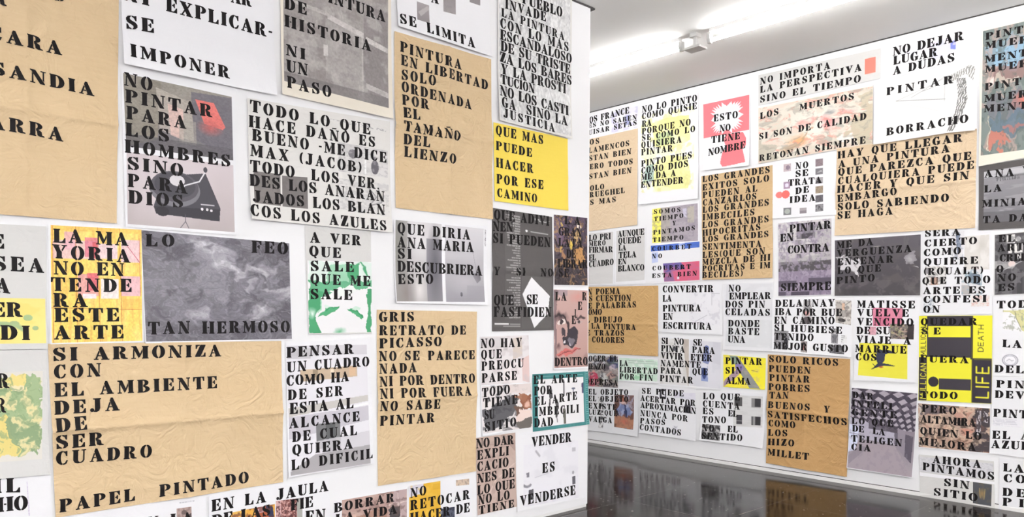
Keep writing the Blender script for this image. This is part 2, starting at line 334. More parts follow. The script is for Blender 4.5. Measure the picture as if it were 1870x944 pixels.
def clip(P, ax, lim, sg):
    out = []
    for i in range(len(P)):
        a, b = P[i-1], P[i]; da, db = sg*(a[ax]-lim), sg*(b[ax]-lim)
        if (da > 0) != (db > 0):
            t = da/(da-db); out.append((a[0]+t*(b[0]-a[0]), a[1]+t*(b[1]-a[1])))
        if db <= 0: out.append(b)
    return out
def dice(P, c):
    """Cut a polygon along a square lattice, so that it can bend with creased paper."""
    res = []; ys = [p[1] for p in P]
    for j in range(math.floor(min(ys)/c), math.floor(max(ys)/c)+1):
        Q = clip(clip(P, 1, (j+1)*c, 1), 1, j*c, -1)
        if len(Q) < 3: continue
        xs = [p[0] for p in Q]
        for i in range(math.floor(min(xs)/c), math.floor(max(xs)/c)+1):
            K = clip(clip(Q, 0, (i+1)*c, 1), 0, i*c, -1)
            if len(K) >= 3: res.append(K)
    return res
class Sheet:
    """A hung sheet: local x along the wall, y up, z out of the wall."""
    def __init__(s, quad, lift, layer, folds, seed, crease=0):
        s.q = np.array(quad, float); s.c = s.q.mean(0)
        w = max(np.hypot(*(s.q[1]-s.q[0])), np.hypot(*(s.q[2]-s.q[3]))); h = max(np.hypot(*(s.q[3]-s.q[0])), np.hypot(*(s.q[2]-s.q[1])))
        gs = .009 if crease else .022; s.nx, s.ny = int(np.clip(w/gs, 6, 150)), int(np.clip(h/gs, 6, 150))
        S, T = np.meshgrid(np.linspace(0, 1, s.nx+1), np.linspace(0, 1, s.ny+1))
        r = np.random.RandomState(seed)
        D = np.full(S.shape, .0025+.004*layer)
        p = r.rand(6)*6.28
        D += .0008*(1+np.sin(S*w*9+p[0]+2*T)*np.sin(T*h*7+p[1])) + .0005*(1+np.sin(S*w*17+T*h*11+p[2]))
        lw = np.clip((T-.5)/.5, 0, 1)**2
        D += lift/1000*lw*(.55+.45*np.sin(S*w*4+p[3])**2)
        for sx, pw in ((S, p[4]), (1-S, p[5])):
            D += lift/1000*.5*np.clip((T-.7)/.3, 0, 1)*np.clip(1-sx/.25, 0, 1)**2*(.4+.6*math.sin(pw)**2)
        D += .0018*np.clip(1-T*h/.06, 0, 1)**2*(1+np.sin(S*w*6+p[2]))*.5
        for kind, at_, amp in folds:
            x = (T-at_)*h if kind == 'h' else (S-at_)*w
            sg = 1 if r.rand() > .3 else -.4
            D += sg*1.5*amp/1000*np.clip(1-np.abs(x)/.022, 0, 1) + 2.2*amp/1000*np.clip(1-np.abs(x)/.17, 0, 1)
        for _ in range(crease):                                      # crumpling: short soft ridges and dents
            cx, cy, a, ln = r.rand()*w, r.rand()*h, r.normal(.35, .55), .05+.13*r.rand()
            X, Y = S*w-cx, T*h-cy; u_, v_ = X*math.cos(a)+Y*math.sin(a), -X*math.sin(a)+Y*math.cos(a)+.02*np.sin(9*X+p[0])
            wd = .012+.016*r.rand(); am = (.0012+.0026*r.rand())*(1 if r.rand() > .4 else -.7)
            D += am*np.exp(-(u_/ln)**2)*np.maximum(0, 1-np.abs(v_)/wd)
        s.D = np.maximum(D, .0015)
        s.S, s.T = S, T
    def xy(s, S, T):
        q = s.q-s.c
        return ((1-S)*(1-T))[..., None]*q[0]+(S*(1-T))[..., None]*q[1]+(S*T)[..., None]*q[2]+((1-S)*T)[..., None]*q[3]
    def st(s, P):
        q = s.q-s.c; S = np.full(P.shape[:-1], .5); T = S.copy()
        for _ in range(6):
            X = s.xy(S, T)-P
            dS = (1-T)[..., None]*(q[1]-q[0])+T[..., None]*(q[2]-q[3]); dT = (1-S)[..., None]*(q[3]-q[0])+S[..., None]*(q[2]-q[1])
            det = dS[..., 0]*dT[..., 1]-dS[..., 1]*dT[..., 0]
            S = S-(X[..., 0]*dT[..., 1]-X[..., 1]*dT[..., 0])/det; T = T-(dS[..., 0]*X[..., 1]-dS[..., 1]*X[..., 0])/det
        return S, T
    def depth(s, P):
        S, T = s.st(P); x = np.clip(S, 0, 1)*s.nx; y = np.clip(T, 0, 1)*s.ny
        i = np.minimum(x.astype(int), s.nx-1); j = np.minimum(y.astype(int), s.ny-1); fx, fy = x-i, y-j; D = s.D
        return (D[j, i]*(1-fx)+D[j, i+1]*fx)*(1-fy)+(D[j+1, i]*(1-fx)+D[j+1, i+1]*fx)*fy
def grid_faces(nx, ny, o=0, flip=False):
    i, j = np.meshgrid(np.arange(nx), np.arange(ny)); a = (j*(nx+1)+i).ravel()+o
    f = np.stack([a, a+nx+1, a+nx+2, a+1], 1)
    return f[:, ::-1] if flip else f
def quads_mesh(name, V, F, mat):
    me = bpy.data.meshes.new(name)
    me.vertices.add(len(V)); me.vertices.foreach_set('co', np.ascontiguousarray(V, np.float32).ravel())
    me.loops.add(F.size); me.loops.foreach_set('vertex_index', np.ascontiguousarray(F, np.int32).ravel())
    me.polygons.add(len(F)); me.polygons.foreach_set('loop_start', np.arange(0, F.size, 4, dtype=np.int32))
    me.polygons.foreach_set('use_smooth', np.ones(len(F), bool))
    me.materials.append(mat); me.update(calc_edges=True); me.validate()
    return me

def hang(wall, name, pap, label, quad, lift, layer, folds, lines, pics, seed):
    Q = np.array(quad, float).reshape(4, 2)/1000
    creased = pap.startswith('kraft') or bool(folds)
    s = Sheet(Q, lift, layer, folds, seed, 34 if pap.startswith('kraft') else 0)
    XY = s.xy(s.S, s.T); n = s.S.size
    front = np.concatenate([XY, s.D[..., None]], -1).reshape(-1, 3); back = front.copy(); back[:, 2] -= .0006
    F = np.concatenate([grid_faces(s.nx, s.ny), grid_faces(s.nx, s.ny, n, True)])
    nx, ny = s.nx, s.ny
    rim = list(range(nx+1)) + [(nx+1)*(k+1)+nx for k in range(ny)] + [(nx+1)*ny+k for k in range(nx-1, -1, -1)] + [(nx+1)*k for k in range(ny-1, 0, -1)]
    R = np.array(rim); R2 = np.roll(R, -1)
    k = len(R); ia = np.arange(k)+2*n; ib = np.roll(ia, -1)          # the cut edge has points of its own, so it stays crisp
    F = np.concatenate([F, np.stack([ia, ia+k, ib+k, ib], 1)])
    me = quads_mesh(name, np.concatenate([front, back, front[R], back[R]]), F, PAPERS[pap])
    o = link(bpy.data.objects.new(name, me))
    m = BASIS[wall].copy(); m.translation = on_wall(wall, s.c[0], s.c[1]); o.matrix_world = m
    tag(o, label=label, category='poster', group='stencilled sheets on the left partition' if wall == 'A' else 'stencilled sheets on the right wall')
    for pi, (pname, pq, nu, nv, ops) in enumerate(pics):
        q = np.array(pq, float).reshape(4, 2)/1000-s.c
        U, V = np.meshgrid(np.linspace(0, 1, nu+1), np.linspace(0, 1, nv+1))
        P = ((1-U)*(1-V))[..., None]*q[0]+(U*(1-V))[..., None]*q[1]+(U*V)[..., None]*q[2]+((1-U)*V)[..., None]*q[3]
        z = s.depth(P)+.0003+.00004*pi
        asp = np.hypot(*(q[3]-q[0]))/max(1e-6, np.hypot(*(q[1]-q[0])))
        C = lin(paint(U, V, ops, asp, seed*17+pi))
        pm = quads_mesh(pname, np.concatenate([P, z[..., None]], -1).reshape(-1, 3), grid_faces(nu, nv), PRINT)
        ca = pm.color_attributes.new('print', 'FLOAT_COLOR', 'POINT')
        ca.data.foreach_set('color', np.concatenate([C, np.ones(C.shape[:2]+(1,))], -1).astype(np.float32).ravel())
        link(bpy.data.objects.new(pname, pm), o)
    rs = random.Random(seed)
    def flush(verts, faces):
        if verts:
            P = np.array(verts)
            mesh_obj('lettering', np.concatenate([P, (s.depth(P)+(.0018 if creased else .0011))[:, None]], 1), faces, INK, o)['label'] = 'black stencilled capital letters'
    for text, a0, z0, a1, z1, cap in lines:                          # one part per stencilled line; wide gaps part it into words
        p0 = np.array((a0, z0))/1000-s.c; p1 = np.array((a1, z1))/1000-s.c; h = cap/1000
        W = np.hypot(*(p1-p0)); d = (p1-p0)/W; e = np.array((0, 1.))
        tw = sum(GL[c][0] for c in text)*h; gaps = max(1, len(text)-1); k = 1.
        g = (W-tw)/gaps
        if g < .07*h: k = (W-.07*h*gaps)/tw; g = .07*h
        if g > .3*h: k = min(1.18, (W-.3*h*gaps)/tw); g = (W-tw*k)/gaps
        x = 0; verts, faces, seen = [], [], {}; wide = g > .4*h
        for c in text:
            w, polys = GL[c]; jy = rs.uniform(-.02, .02)*h; jr = rs.uniform(-.02, .02)
            if (c == ' ' and .46*h*k+2*g > .48*h) or wide: flush(verts, faces); verts, faces, seen = [], [], {}
            for poly in polys:
                P = [tuple(p0+d*(x+px_*h*k)+e*(py_*h+jy+jr*h*(px_-.4))) for px_, py_ in poly]
                for K in (dice(P, .011) if creased else [P]):
                    f = []
                    for v in K:
                        key = (round(v[0]*2e4), round(v[1]*2e4)); q = seen.get(key)
                        if q is None: q = seen[key] = len(verts); verts.append(v)
                        if q not in f: f.append(q)
                    if len(f) > 2: faces.append(tuple(f))
            x += w*h*k+g
        flush(verts, faces)
    return o

POSTERS = [
 ('A', 'kraft_poster', 'kraft', "big tan kraft paper sheet cut by the photo's left edge, reading CARA SANDIA ARRA",
  [383, 2890, 1096, 2889, 1075, 1801, 369, 1802], 5, 0, [('h', 0.6, 5), ('v', 0.5, 4), ('v', 0.9, 2)],
  [('R', 622, 2647, 671, 2649, 54),
   ('S', 841, 2721, 883, 2723, 57),
   ('CARA', 604, 2503, 866, 2497, 54),
   ('SANDIA', 614, 2365, 988, 2347, 54),
   ('ARRA', 600, 2146, 866, 2132, 54)],
  []),
 ('A', 'white_poster', 'white', 'large white paper sheet stencilled EXPLICAR SE IMPONER, its lower edge lifting',
  [1101, 3058, 1824, 3089, 1831, 2512, 1107, 2509], 22, 1, [],
  [('AR', 1604, 2924, 1707, 2926, 65),
   ('NI', 1109, 2799, 1222, 2802, 60),
   ('EXPLICAR-', 1298, 2800, 1816, 2799, 62),
   ('SE', 1122, 2673, 1241, 2682, 60),
   ('IMPONER', 1136, 2549, 1591, 2547, 57)],
  []),
 ('A', 'photo_poster', 'white', 'white sheet with two photographs, a red-lit room above a black record player',
  [1101, 2485, 1620, 2469, 1630, 1788, 1113, 1790], 4, 0, [],
  [('NO', 1115, 2421, 1234, 2421, 57),
   ('PINTAR', 1120, 2347, 1509, 2347, 57),
   ('PARA', 1124, 2274, 1385, 2271, 57),
   ('LOS', 1119, 2199, 1307, 2197, 57),
   ('HOMBRES', 1115, 2123, 1597, 2122, 57),
   ('SINO', 1125, 2048, 1369, 2047, 57),
   ('PARA', 1126, 1971, 1388, 1969, 58),
   ('DIOS', 1128, 1897, 1368, 1900, 58)],
  [('printed_photograph', [1110, 2475, 1606, 2464, 1612, 2155, 1120, 2151], 260, 174, [('g', '8d8880', '6d6a70', 'v'), ('p', [(0, 0), (0.33, 0.02), (0.28, 0.85), (0, 1)], '857f75'), ('n', 3, 3, 0.5, '9a948c', 0.3), ('p', [(0.28, 0.1), (0.6, 0.22), (0.62, 0.8), (0.3, 0.7)], 'b0a79e', 0.8), ('p', [(0.38, 0.3), (0.52, 0.35), (0.52, 0.8), (0.4, 0.75)], 'd8b8b0', 0.8), ('p', [(0.6, 0.06), (1, 0.02), (1, 1), (0.62, 0.75)], '68646c', 0.9), ('p', [(0.64, 0.16), (0.82, 0.16), (0.93, 0.5), (0.9, 0.55), (0.72, 0.5)], 'd3716b'), ('e', 0.78, 0.55, 0.14, 0.14, 'b8625e', 1), ('r', 0.48, 0.5, 0.64, 0.85, '9a968e', 0.6), ('r', 0, 0.82, 1, 1, '58555a', 0.6), ('s', 60, 60, 0.04)]),
   ('printed_photograph', [1121, 2126, 1612, 2131, 1616, 1803, 1122, 1803], 255, 171, [('g', 'cfc4c8', 'b5abac', 'v'), ('e', 0.35, 0.45, 0.5, 0.6, 'd8ced2', 1), ('p', [(0.3, 0.4), (0.45, 0.24), (0.72, 0.17), (0.86, 0.66), (0.85, 0.86), (0.25, 0.82), (0.23, 0.72)], '45434a'), ('p', [(0.23, 0.72), (0.86, 0.68), (0.85, 0.86), (0.25, 0.82)], '36343b'), ('e', 0.43, 0.45, 0.235, 0.25, '77757c'), ('e', 0.43, 0.41, 0.22, 0.22, '55535a'), ('e', 0.43, 0.39, 0.19, 0.18, '48464d'), ('e', 0.45, 0.32, 0.07, 0.08, 'd8d4d8'), ('l', [(0.73, 0.12), (0.66, 0.3), (0.52, 0.38), (0.5, 0.42)], 0.012, 'e8e6ea'), ('e', 0.72, 0.12, 0.02, 0.04, '45434a'), ('e', 0.31, 0.78, 0.06, 0.07, '2c2a30'), ('r', 0.67, 0.62, 0.8, 0.64, 'c0bcc2'), ('e', 0.68, 0.7, 0.012, 0.02, 'e0dce0'), ('e', 0.73, 0.7, 0.012, 0.02, 'e0dce0'), ('e', 0.77, 0.71, 0.012, 0.02, 'e0dce0'), ('l', [(0.52, 0.8), (0.52, 0.9), (0.47, 1)], 0.006, '55525a'), ('l', [(0.52, 0.9), (0.55, 1)], 0.006, '55525a')])]),
 ('A', 'photo_poster', 'cream', 'cream-edged grey photograph of a battered wall, stencilled HISTORIA NI UN PASO',
  [1860, 3334, 2536, 3375, 2543, 2518, 1866, 2526], 14, 1, [],
  [('PINTURA', 2076, 3072, 2497, 3054, 60),
   ('DE', 1886, 2968, 2009, 2967, 58),
   ('HISTORIA', 1885, 2877, 2403, 2869, 58),
   ('NI', 1892, 2732, 2000, 2733, 55),
   ('UN', 1892, 2649, 2012, 2651, 59),
   ('PASO', 1895, 2567, 2147, 2563, 59)],
  [('printed_photograph', [1878, 3313, 2518, 3345, 2514, 2573, 1878, 2596], 260, 260, [('g', '97918f', '8d8785', 'v'), ('n', 2, 10, 0.5, 'a8a3a1', 0.6), ('r', 0.75, 0.3, 1, 1, '857f80', 0.7), ('p', [(0.4, 0.43), (0.75, 0.5), (0.75, 0.54), (0.4, 0.47)], 'c9c4c2'), ('p', [(0.77, 0.52), (1, 0.565), (1, 0.6), (0.77, 0.56)], 'cac5c4'), ('p', [(0.02, 0.4), (0.4, 0.42), (0.4, 0.45), (0.02, 0.42)], 'b5b0ae'), ('p', [(0.38, 0.47), (0.74, 0.54), (0.75, 0.98), (0.38, 0.9)], 'aaa5a3', 0.7), ('n', 7, 9, 0.52, 'b9b4b2', 0.55), ('r', 0.36, 0.66, 0.4, 0.74, 'c8c4c2'), ('r', 0.73, 0.5, 0.745, 1, 'c0bbb9', 0.7), ('p', [(0.77, 0.86), (1, 0.89), (1, 0.93), (0.77, 0.9)], 'bab5b4'), ('r', 0, 0.93, 1, 1, '6f6a6b', 0.6), ('n', 14, 30, 0.58, '7f7a7a', 0.25), ('s', 80, 80, 0.03)])]),
 ('A', 'white_poster', 'white', 'white sheet with three small grey pictures, stencilled SE LIMITA',
  [2567, 3537, 3273, 3547, 3288, 3040, 2576, 3049], 18, 2, [],
  [('A', 2819, 3255, 2882, 3258, 59),
   ('SE', 2588, 3070, 2703, 3072, 58),
   ('LIMITA', 2779, 3065, 3152, 3060, 59)],
  [('printed_picture', [2713, 3230, 2802, 3230, 2802, 3124, 2713, 3123], 30, 43, [('g', 'a09a9c', '8a8486', 'v'), ('p', [(0.1, 0.55), (0.9, 0.05), (1, 0.25), (0.3, 0.75)], 'b8b2b4', 0.8)]),
   ('printed_picture', [2910, 3317, 3004, 3318, 3005, 3230, 2910, 3224], 30, 37, [('g', '908a8c', '9a9496', 'v'), ('n', 4, 4, 0.5, '8a8486', 0.5)]),
   ('printed_picture', [3114, 3400, 3202, 3399, 3202, 3338, 3115, 3336], 27, 24, [('b', '8f898c')])]),
 ('A', 'kraft_poster', 'kraft', 'tall tan kraft sheet stencilled PINTURA EN LIBERTAD SOLO ORDENADA',
  [2561, 3021, 3300, 3029, 3318, 2014, 2568, 2015], 5, 0, [('h', 0.52, 5), ('v', 0.53, 4)],
  [('PINTURA', 2603, 2917, 3054, 2908, 58),
   ('EN LIBERTAD', 2609, 2842, 3272, 2830, 58),
   ('SOLO', 2613, 2760, 2857, 2772, 58),
   ('ORDENADA', 2613, 2691, 3137, 2681, 58),
   ('POR', 2616, 2616, 2806, 2620, 58),
   ('EL', 2622, 2541, 2739, 2547, 58),
   ('TAMAÑO', 2623, 2465, 3033, 2469, 58),
   ('DEL', 2623, 2390, 2812, 2398, 58),
   ('LIENZO', 2631, 2319, 3009, 2325, 58)],
  []),
 ('A', 'printed_poster', 'newsprint', "pale scribbled sheet stencilled PUEBLO INVADE LA PINTURA at the wall's far end",
  [3349, 3674, 4052, 3715, 4044, 2639, 3360, 2651], 16, 1, [],
  [('PUEBLO', 3571, 3456, 3951, 3462, 66),
   ('INVADE', 3416, 3380, 3791, 3392, 61),
   ('LA PINTURA', 3384, 3322, 3974, 3310, 53),
   ('CON LO MAS', 3374, 3249, 4017, 3241, 62),
   ('ESCANDALOSO', 3375, 3174, 4049, 3168, 64),
   ('DE SU TRISTE', 3381, 3102, 4035, 3092, 64),
   ('ZA LOS BARES', 3373, 3031, 4050, 3016, 64),
   ('Y LA PROSTI', 3382, 2958, 3991, 2946, 64),
   ('TUCION', 3378, 2890, 3684, 2886, 59),
   ('NO LOS CASTI', 3370, 2813, 4014, 2798, 65),
   ('GA  SINO LA', 3383, 2742, 4000, 2723, 64),
   ('JUSTICIA', 3395, 2678, 3870, 2656, 57)],
  [('printed_drawing', [3360, 3660, 4035, 3699, 4033, 2656, 3370, 2663], 180, 260, [('b', 'dcdcdc'), ('n', 5, 8, 0.55, 'c8c8ca', 0.5), ('l', [(0.1, 0.2), (0.6, 0.5), (0.3, 0.8)], 0.008, 'b5b5b8'), ('l', [(0.9, 0.1), (0.5, 0.4), (0.8, 0.9)], 0.008, 'b8b8ba'), ('l', [(0.2, 0.5), (0.9, 0.6)], 0.008, 'b8b8ba'), ('n', 18, 26, 0.62, 'bcbcbe', 0.6), ('s', 60, 60, 0.05)])]),
 ('A', 'yellow_poster', 'yellow', 'yellow sheet stencilled QUE MAS PUEDE HACER POR ESE CAMINO',
  [3324, 2634, 4020, 2637, 4027, 2136, 3333, 2133], 5, 0, [('h', 0.55, 1), ('v', 0.62, 1)],
  [('QUE MAS', 3343, 2559, 3771, 2560, 59),
   ('PUEDE', 3344, 2461, 3666, 2462, 56),
   ('HACER', 3344, 2351, 3676, 2355, 59),
   ('POR ESE', 3350, 2248, 3773, 2257, 59),
   ('CAMINO', 3354, 2162, 3714, 2160, 56)],
  []),
 ('A', 'printed_poster', 'newsprint', 'wide newsprint sheet stencilled TODO LO QUE HACE, with two dark grey photos',
  [1684, 2473, 2529, 2501, 2534, 1870, 1695, 1874], 16, 1, [],
  [('TODO LO QUE', 1698, 2409, 2397, 2406, 57),
   ('HACE DAÑO ES', 1692, 2333, 2429, 2340, 57),
   ('BUENO -ME DICE', 1709, 2267, 2505, 2265, 57),
   ('MAX (JACOB)', 1699, 2190, 2340, 2187, 57),
   ('TODO  LOS VER,', 1698, 2113, 2454, 2107, 57),
   ('DES LOS ANARAN', 1694, 2040, 2489, 2043, 57),
   ('JADOS LOS BLAN', 1706, 1962, 2489, 1967, 57),
   ('COS LOS AZULES', 1690, 1891, 2493, 1876, 57)],
  [('printed_photograph', [1714, 2116, 1858, 2118, 1857, 1954, 1714, 1956], 63, 76, [('b', '76716f'), ('n', 4, 4, 0.5, '8a8583', 0.4)]),
   ('printed_photograph', [1867, 2112, 2011, 2121, 2011, 1955, 1866, 1953], 61, 75, [('b', '726d6c'), ('n', 4, 4, 0.5, '858080', 0.4)]),
   ('printed_photograph', [2196, 2334, 2515, 2333, 2515, 2179, 2196, 2177], 119, 68, [('b', 'd9d7d6'), ('n', 4, 4, 0.5, 'c5c3c3', 0.7), ('e', 0.28, 0.33, 0.09, 0.16, '77747a'), ('e', 0.73, 0.68, 0.08, 0.26, '625f66'), ('r', 0.7, 0.3, 0.74, 0.6, '7c7980'), ('r', 0.52, 0.2, 0.55, 1, 'f0f0f0'), ('n', 16, 16, 0.6, 'b0aeb0', 0.5)]),
   ('printed_picture', [2191, 2139, 2519, 2144, 2519, 1958, 2191, 1974], 122, 77, [('b', 'dcdad8'), ('n', 6, 6, 0.5, 'c8c6c6', 0.8), ('l', [(0.6, 0.2), (0.75, 0.45), (0.6, 0.75), (0.85, 0.6), (0.8, 0.2)], 0.02, '8f8c90'), ('n', 18, 18, 0.6, 'b8b6b6', 0.6)]),
   ('printed_text', [2112, 2452, 2510, 2453, 2510, 2439, 2112, 2438], 151, 5, [('b', 'e2e0de'), ('n', 40, 1, 0.5, 'a8a6a8', 0.8)])]),
 ('A', 'painted_poster', 'white', 'yellow and pink tiled print stencilled LA MAYORIA NO ENTENDERA ESTE ARTE',
  [808, 1777, 1179, 1784, 1186, 1268, 811, 1268], 3, 0, [],
  [('LA MA', 828, 1702, 1124, 1705, 57),
   ('YORIA', 823, 1634, 1132, 1631, 57),
   ('NO EN', 828, 1565, 1105, 1569, 56),
   ('TENDE', 817, 1494, 1137, 1498, 57),
   ('RA', 826, 1428, 955, 1429, 57),
   ('ESTE', 829, 1363, 1083, 1366, 58),
   ('ARTE', 826, 1288, 1101, 1290, 58)],
  [('printed_picture', [817, 1773, 1182, 1782, 1181, 1276, 816, 1273], 216, 260, [('b', 'f2d26c'), ('n', 4, 5, 0.5, 'f7dc85', 0.6), ('n', 30, 3, 0.58, 'eab65e', 0.6), ('r', 0, 0, 1, 0.04, 'f0bf60', 0.7), ('r', 0.02, 0.12, 0.5, 0.28, 'e9c4cc', 0.85), ('r', 0.14, 0.05, 0.26, 0.2, 'e8b0bc', 0.8), ('r', 0.36, 0.09, 0.5, 0.26, 'd8788a', 0.85), ('r', 0.44, 0.13, 0.5, 0.27, 'd05a60', 0.8), ('r', 0.5, 0.14, 0.72, 0.27, 'ecd0dc', 0.9), ('r', 0.76, 0.1, 0.98, 0.3, 'eac8d4', 0.9), ('l', [(0.8, 0.12), (0.98, 0.3)], 0.008, 'c06070'), ('r', 0.28, 0.41, 0.5, 0.6, 'dc9aa8', 0.8), ('r', 0.38, 0.4, 0.5, 0.55, 'd6606c', 0.8), ('r', 0.53, 0.45, 0.73, 0.62, 'f3eaf0', 0.9), ('r', 0.76, 0.42, 0.98, 0.6, 'e9b9c8', 0.9), ('r', 0.33, 0.58, 0.48, 0.62, 'f6e0e4'), ('r', 0.78, 0.62, 1, 0.72, 'f0b65c', 0.6), ('l', [(0.26, 0), (0.27, 1)], 0.006, 'c87838'), ('l', [(0.5, 0), (0.52, 1)], 0.006, 'c87838'), ('l', [(0.74, 0), (0.77, 1)], 0.006, 'c87838'), ('l', [(0.02, 0), (0.02, 1)], 0.006, 'c87838'), ('l', [(0, 0.7), (1, 0.72)], 0.006, 'c06a38'), ('l', [(0.97, 0.08), (0.985, 0.6)], 0.005, 'c8604a'), ('s', 60, 60, 0.04)])]),
 ('A', 'photo_poster', 'white', 'wide black and white photograph of rolling cloud, stencilled LO FEO TAN HERMOSO',
  [1174, 1787, 1913, 1774, 1927, 1264, 1193, 1263], 3, 0, [],
  [('LO', 1201, 1708, 1326, 1714, 54),
   ('FEO', 1705, 1708, 1899, 1710, 59),
   ('TAN HERMOSO', 1207, 1305, 1907, 1307, 57)],
  [('printed_photograph', [1181, 1780, 1907, 1767, 1919, 1271, 1197, 1271], 260, 260, [('b', '68656c'), ('n', 3, 3, 0.5, '74717a', 0.8), ('e', 0.2, 0.5, 0.35, 0.45, '7b7880', 1), ('warp', 0.07), ('p', [(0.26, 0.08), (0.4, 0.08), (0.5, 0.22), (0.63, 0.42), (0.62, 0.7), (0.45, 0.6), (0.32, 0.3)], '85828b', 0.6), ('c', 0.42, 0.22, 0.16, 0.16, 'bdbac2'), ('c', 0.53, 0.37, 0.13, 0.13, 'c3c0c8'), ('c', 0.62, 0.46, 0.1, 0.1, 'b5b2ba'), ('c', 0.74, 0.36, 0.12, 0.1, 'b0adb5'), ('c', 0.84, 0.3, 0.09, 0.08, 'a8a5ad'), ('c', 0.56, 0.56, 0.13, 0.12, 'aaa7af'), ('c', 0.76, 0.72, 0.14, 0.1, 'b8b5bd'), ('c', 0.86, 0.52, 0.12, 0.08, 'aaa7af'), ('c', 0.36, 0.78, 0.09, 0.09, 'b0adb5'), ('l', [(0.32, 0.08), (0.4, 0.11), (0.46, 0.17), (0.48, 0.25), (0.55, 0.31), (0.6, 0.35), (0.62, 0.42), (0.61, 0.52)], 0.05, 'b0adb5', 0.65), ('l', [(0.32, 0.08), (0.4, 0.11), (0.46, 0.17), (0.48, 0.25), (0.55, 0.31), (0.6, 0.35)], 0.022, 'd0ced4', 0.65), ('l', [(0.63, 0.32), (0.7, 0.28), (0.8, 0.28), (0.83, 0.33), (0.81, 0.37)], 0.03, 'c2bfc6', 0.6), ('l', [(0.74, 0.42), (0.84, 0.47), (0.93, 0.53), (0.99, 0.56)], 0.03, 'c0bdc4', 0.55), ('l', [(0.5, 0.42), (0.55, 0.48), (0.6, 0.58)], 0.03, 'aaa7af', 0.5), ('l', [(0.6, 0.63), (0.7, 0.62), (0.8, 0.67), (0.81, 0.72), (0.77, 0.74)], 0.03, 'c2bfc6', 0.6), ('l', [(0.74, 0.78), (0.84, 0.86), (0.95, 0.92)], 0.025, 'b0adb5', 0.6), ('l', [(0.34, 0.8), (0.4, 0.72), (0.36, 0.86)], 0.03, 'b0adb5', 0.5), ('n', 14, 16, 0.56, '8c8992', 0.5), ('r', 0, 0.9, 1, 1, '5a575e', 0.4), ('r', 0.7, 0, 1, 0.2, '4d4a51', 0.4), ('n', 6, 6, 0.57, '4f4c54', 0.6), ('n', 40, 40, 0.6, '98959d', 0.35), ('s', 90, 90, 0.05)])]),
 ('A', 'printed_poster', 'greyp', 'narrow sheet with a green and white face print, stencilled A VER QUE SALE',
  [1996, 1867, 2403, 1867, 2409, 1292, 2015, 1293], 3, 0, [],
  [('A VER', 2028, 1780, 2339, 1785, 54),
   ('QUE', 2023, 1708, 2212, 1708, 54),
   ('SALE', 2030, 1631, 2293, 1636, 54),
   ('QUE ME', 2029, 1561, 2399, 1560, 54),
   ('SALE', 2029, 1482, 2282, 1480, 54)],
  [('printed_picture', [2012, 1684, 2407, 1696, 2409, 1300, 2018, 1299], 151, 172, [('b', 'efeef0'), ('warp', 0.03), ('p', [(0, 0), (1, 0), (1, 0.28), (0, 0.32)], 'd8ebe0', 0.7), ('p', [(0.3, 0.05), (0.78, 0.02), (0.78, 0.27), (0.3, 0.28)], '7fbf98', 0.7), ('p', [(0.62, 0.02), (0.8, 0.02), (0.8, 0.25), (0.62, 0.27)], '4c9f70'), ('l', [(0.82, 0.02), (0.92, 0.2), (0.88, 0.08)], 0.025, '4c9f70'), ('p', [(0.02, 0.28), (1, 0.27), (1, 0.36), (0.62, 0.42), (0.4, 0.42), (0.25, 0.5), (0.02, 0.5)], '4c9f70', 0.85), ('p', [(0.3, 0.42), (0.6, 0.36), (0.7, 0.3), (0.75, 0.42), (0.6, 0.48)], 'eef3f0'), ('p', [(0, 0.38), (0.24, 0.42), (0.18, 0.62), (0.12, 0.78), (0.18, 1), (0, 1)], '46996a'), ('e', 0.06, 0.72, 0.08, 0.1, 'eaf1ed', 1), ('p', [(0.9, 0.38), (1, 0.4), (1, 1), (0.9, 1), (0.95, 0.7)], '46996a'), ('p', [(0.16, 0.8), (0.25, 0.66), (0.5, 0.63), (0.42, 0.72), (0.3, 0.76)], '4c9f70'), ('e', 0.3, 0.655, 0.06, 0.025, 'dcece3'), ('l', [(0.25, 0.7), (0.35, 0.66), (0.48, 0.645)], 0.02, '2f8a58'), ('p', [(0.6, 0.66), (0.72, 0.66), (0.86, 0.76), (0.84, 0.82), (0.7, 0.74)], '4c9f70'), ('e', 0.76, 0.67, 0.06, 0.02, 'cfe6d9'), ('l', [(0.62, 0.67), (0.75, 0.7), (0.86, 0.78)], 0.02, '2f8a58'), ('e', 0.48, 1, 0.1, 0.09, '5aa87a', 1), ('l', [(0.2, 0.55), (0.16, 0.72)], 0.02, '9fd0b4')])]),
 ('A', 'photo_poster', 'white', 'white sheet with two blurred grey photographs, stencilled QUE DIRIA SI DESCUBRIERA ESTO',
  [2558, 1949, 3270, 1966, 3265, 1463, 2562, 1467], 12, 1, [],
  [('QUE DIRIA', 2582, 1870, 3126, 1869, 61),
   ('ANA MARIA', 2582, 1790, 3155, 1793, 61),
   ('SI', 2584, 1725, 2680, 1725, 59),
   ('DESCUBRIERA', 2582, 1650, 3227, 1650, 61),
   ('ESTO', 2584, 1577, 2836, 1587, 56)],
  [('printed_photograph', [2567, 1945, 2901, 1949, 2907, 1481, 2567, 1476], 110, 193, [('b', 'c6c3c4'), ('g', 'd2cfd2', 'a8a4a6', 'v'), ('e', 0.0, 0.3, 0.35, 0.6, '8a8884', 1), ('r', 0, 0, 0.25, 1, '85837e', 0.5), ('e', 0.5, 0.2, 0.28, 0.4, 'e2e0e2', 1), ('e', 0.5, 0.85, 0.2, 0.3, 'dedad8', 1), ('r', 0.66, 0.2, 1, 1, '7a7880', 0.7), ('e', 0.85, 0.55, 0.22, 0.6, '605e66', 1), ('e', 0.2, 0.9, 0.25, 0.3, '8a8280', 1)]),
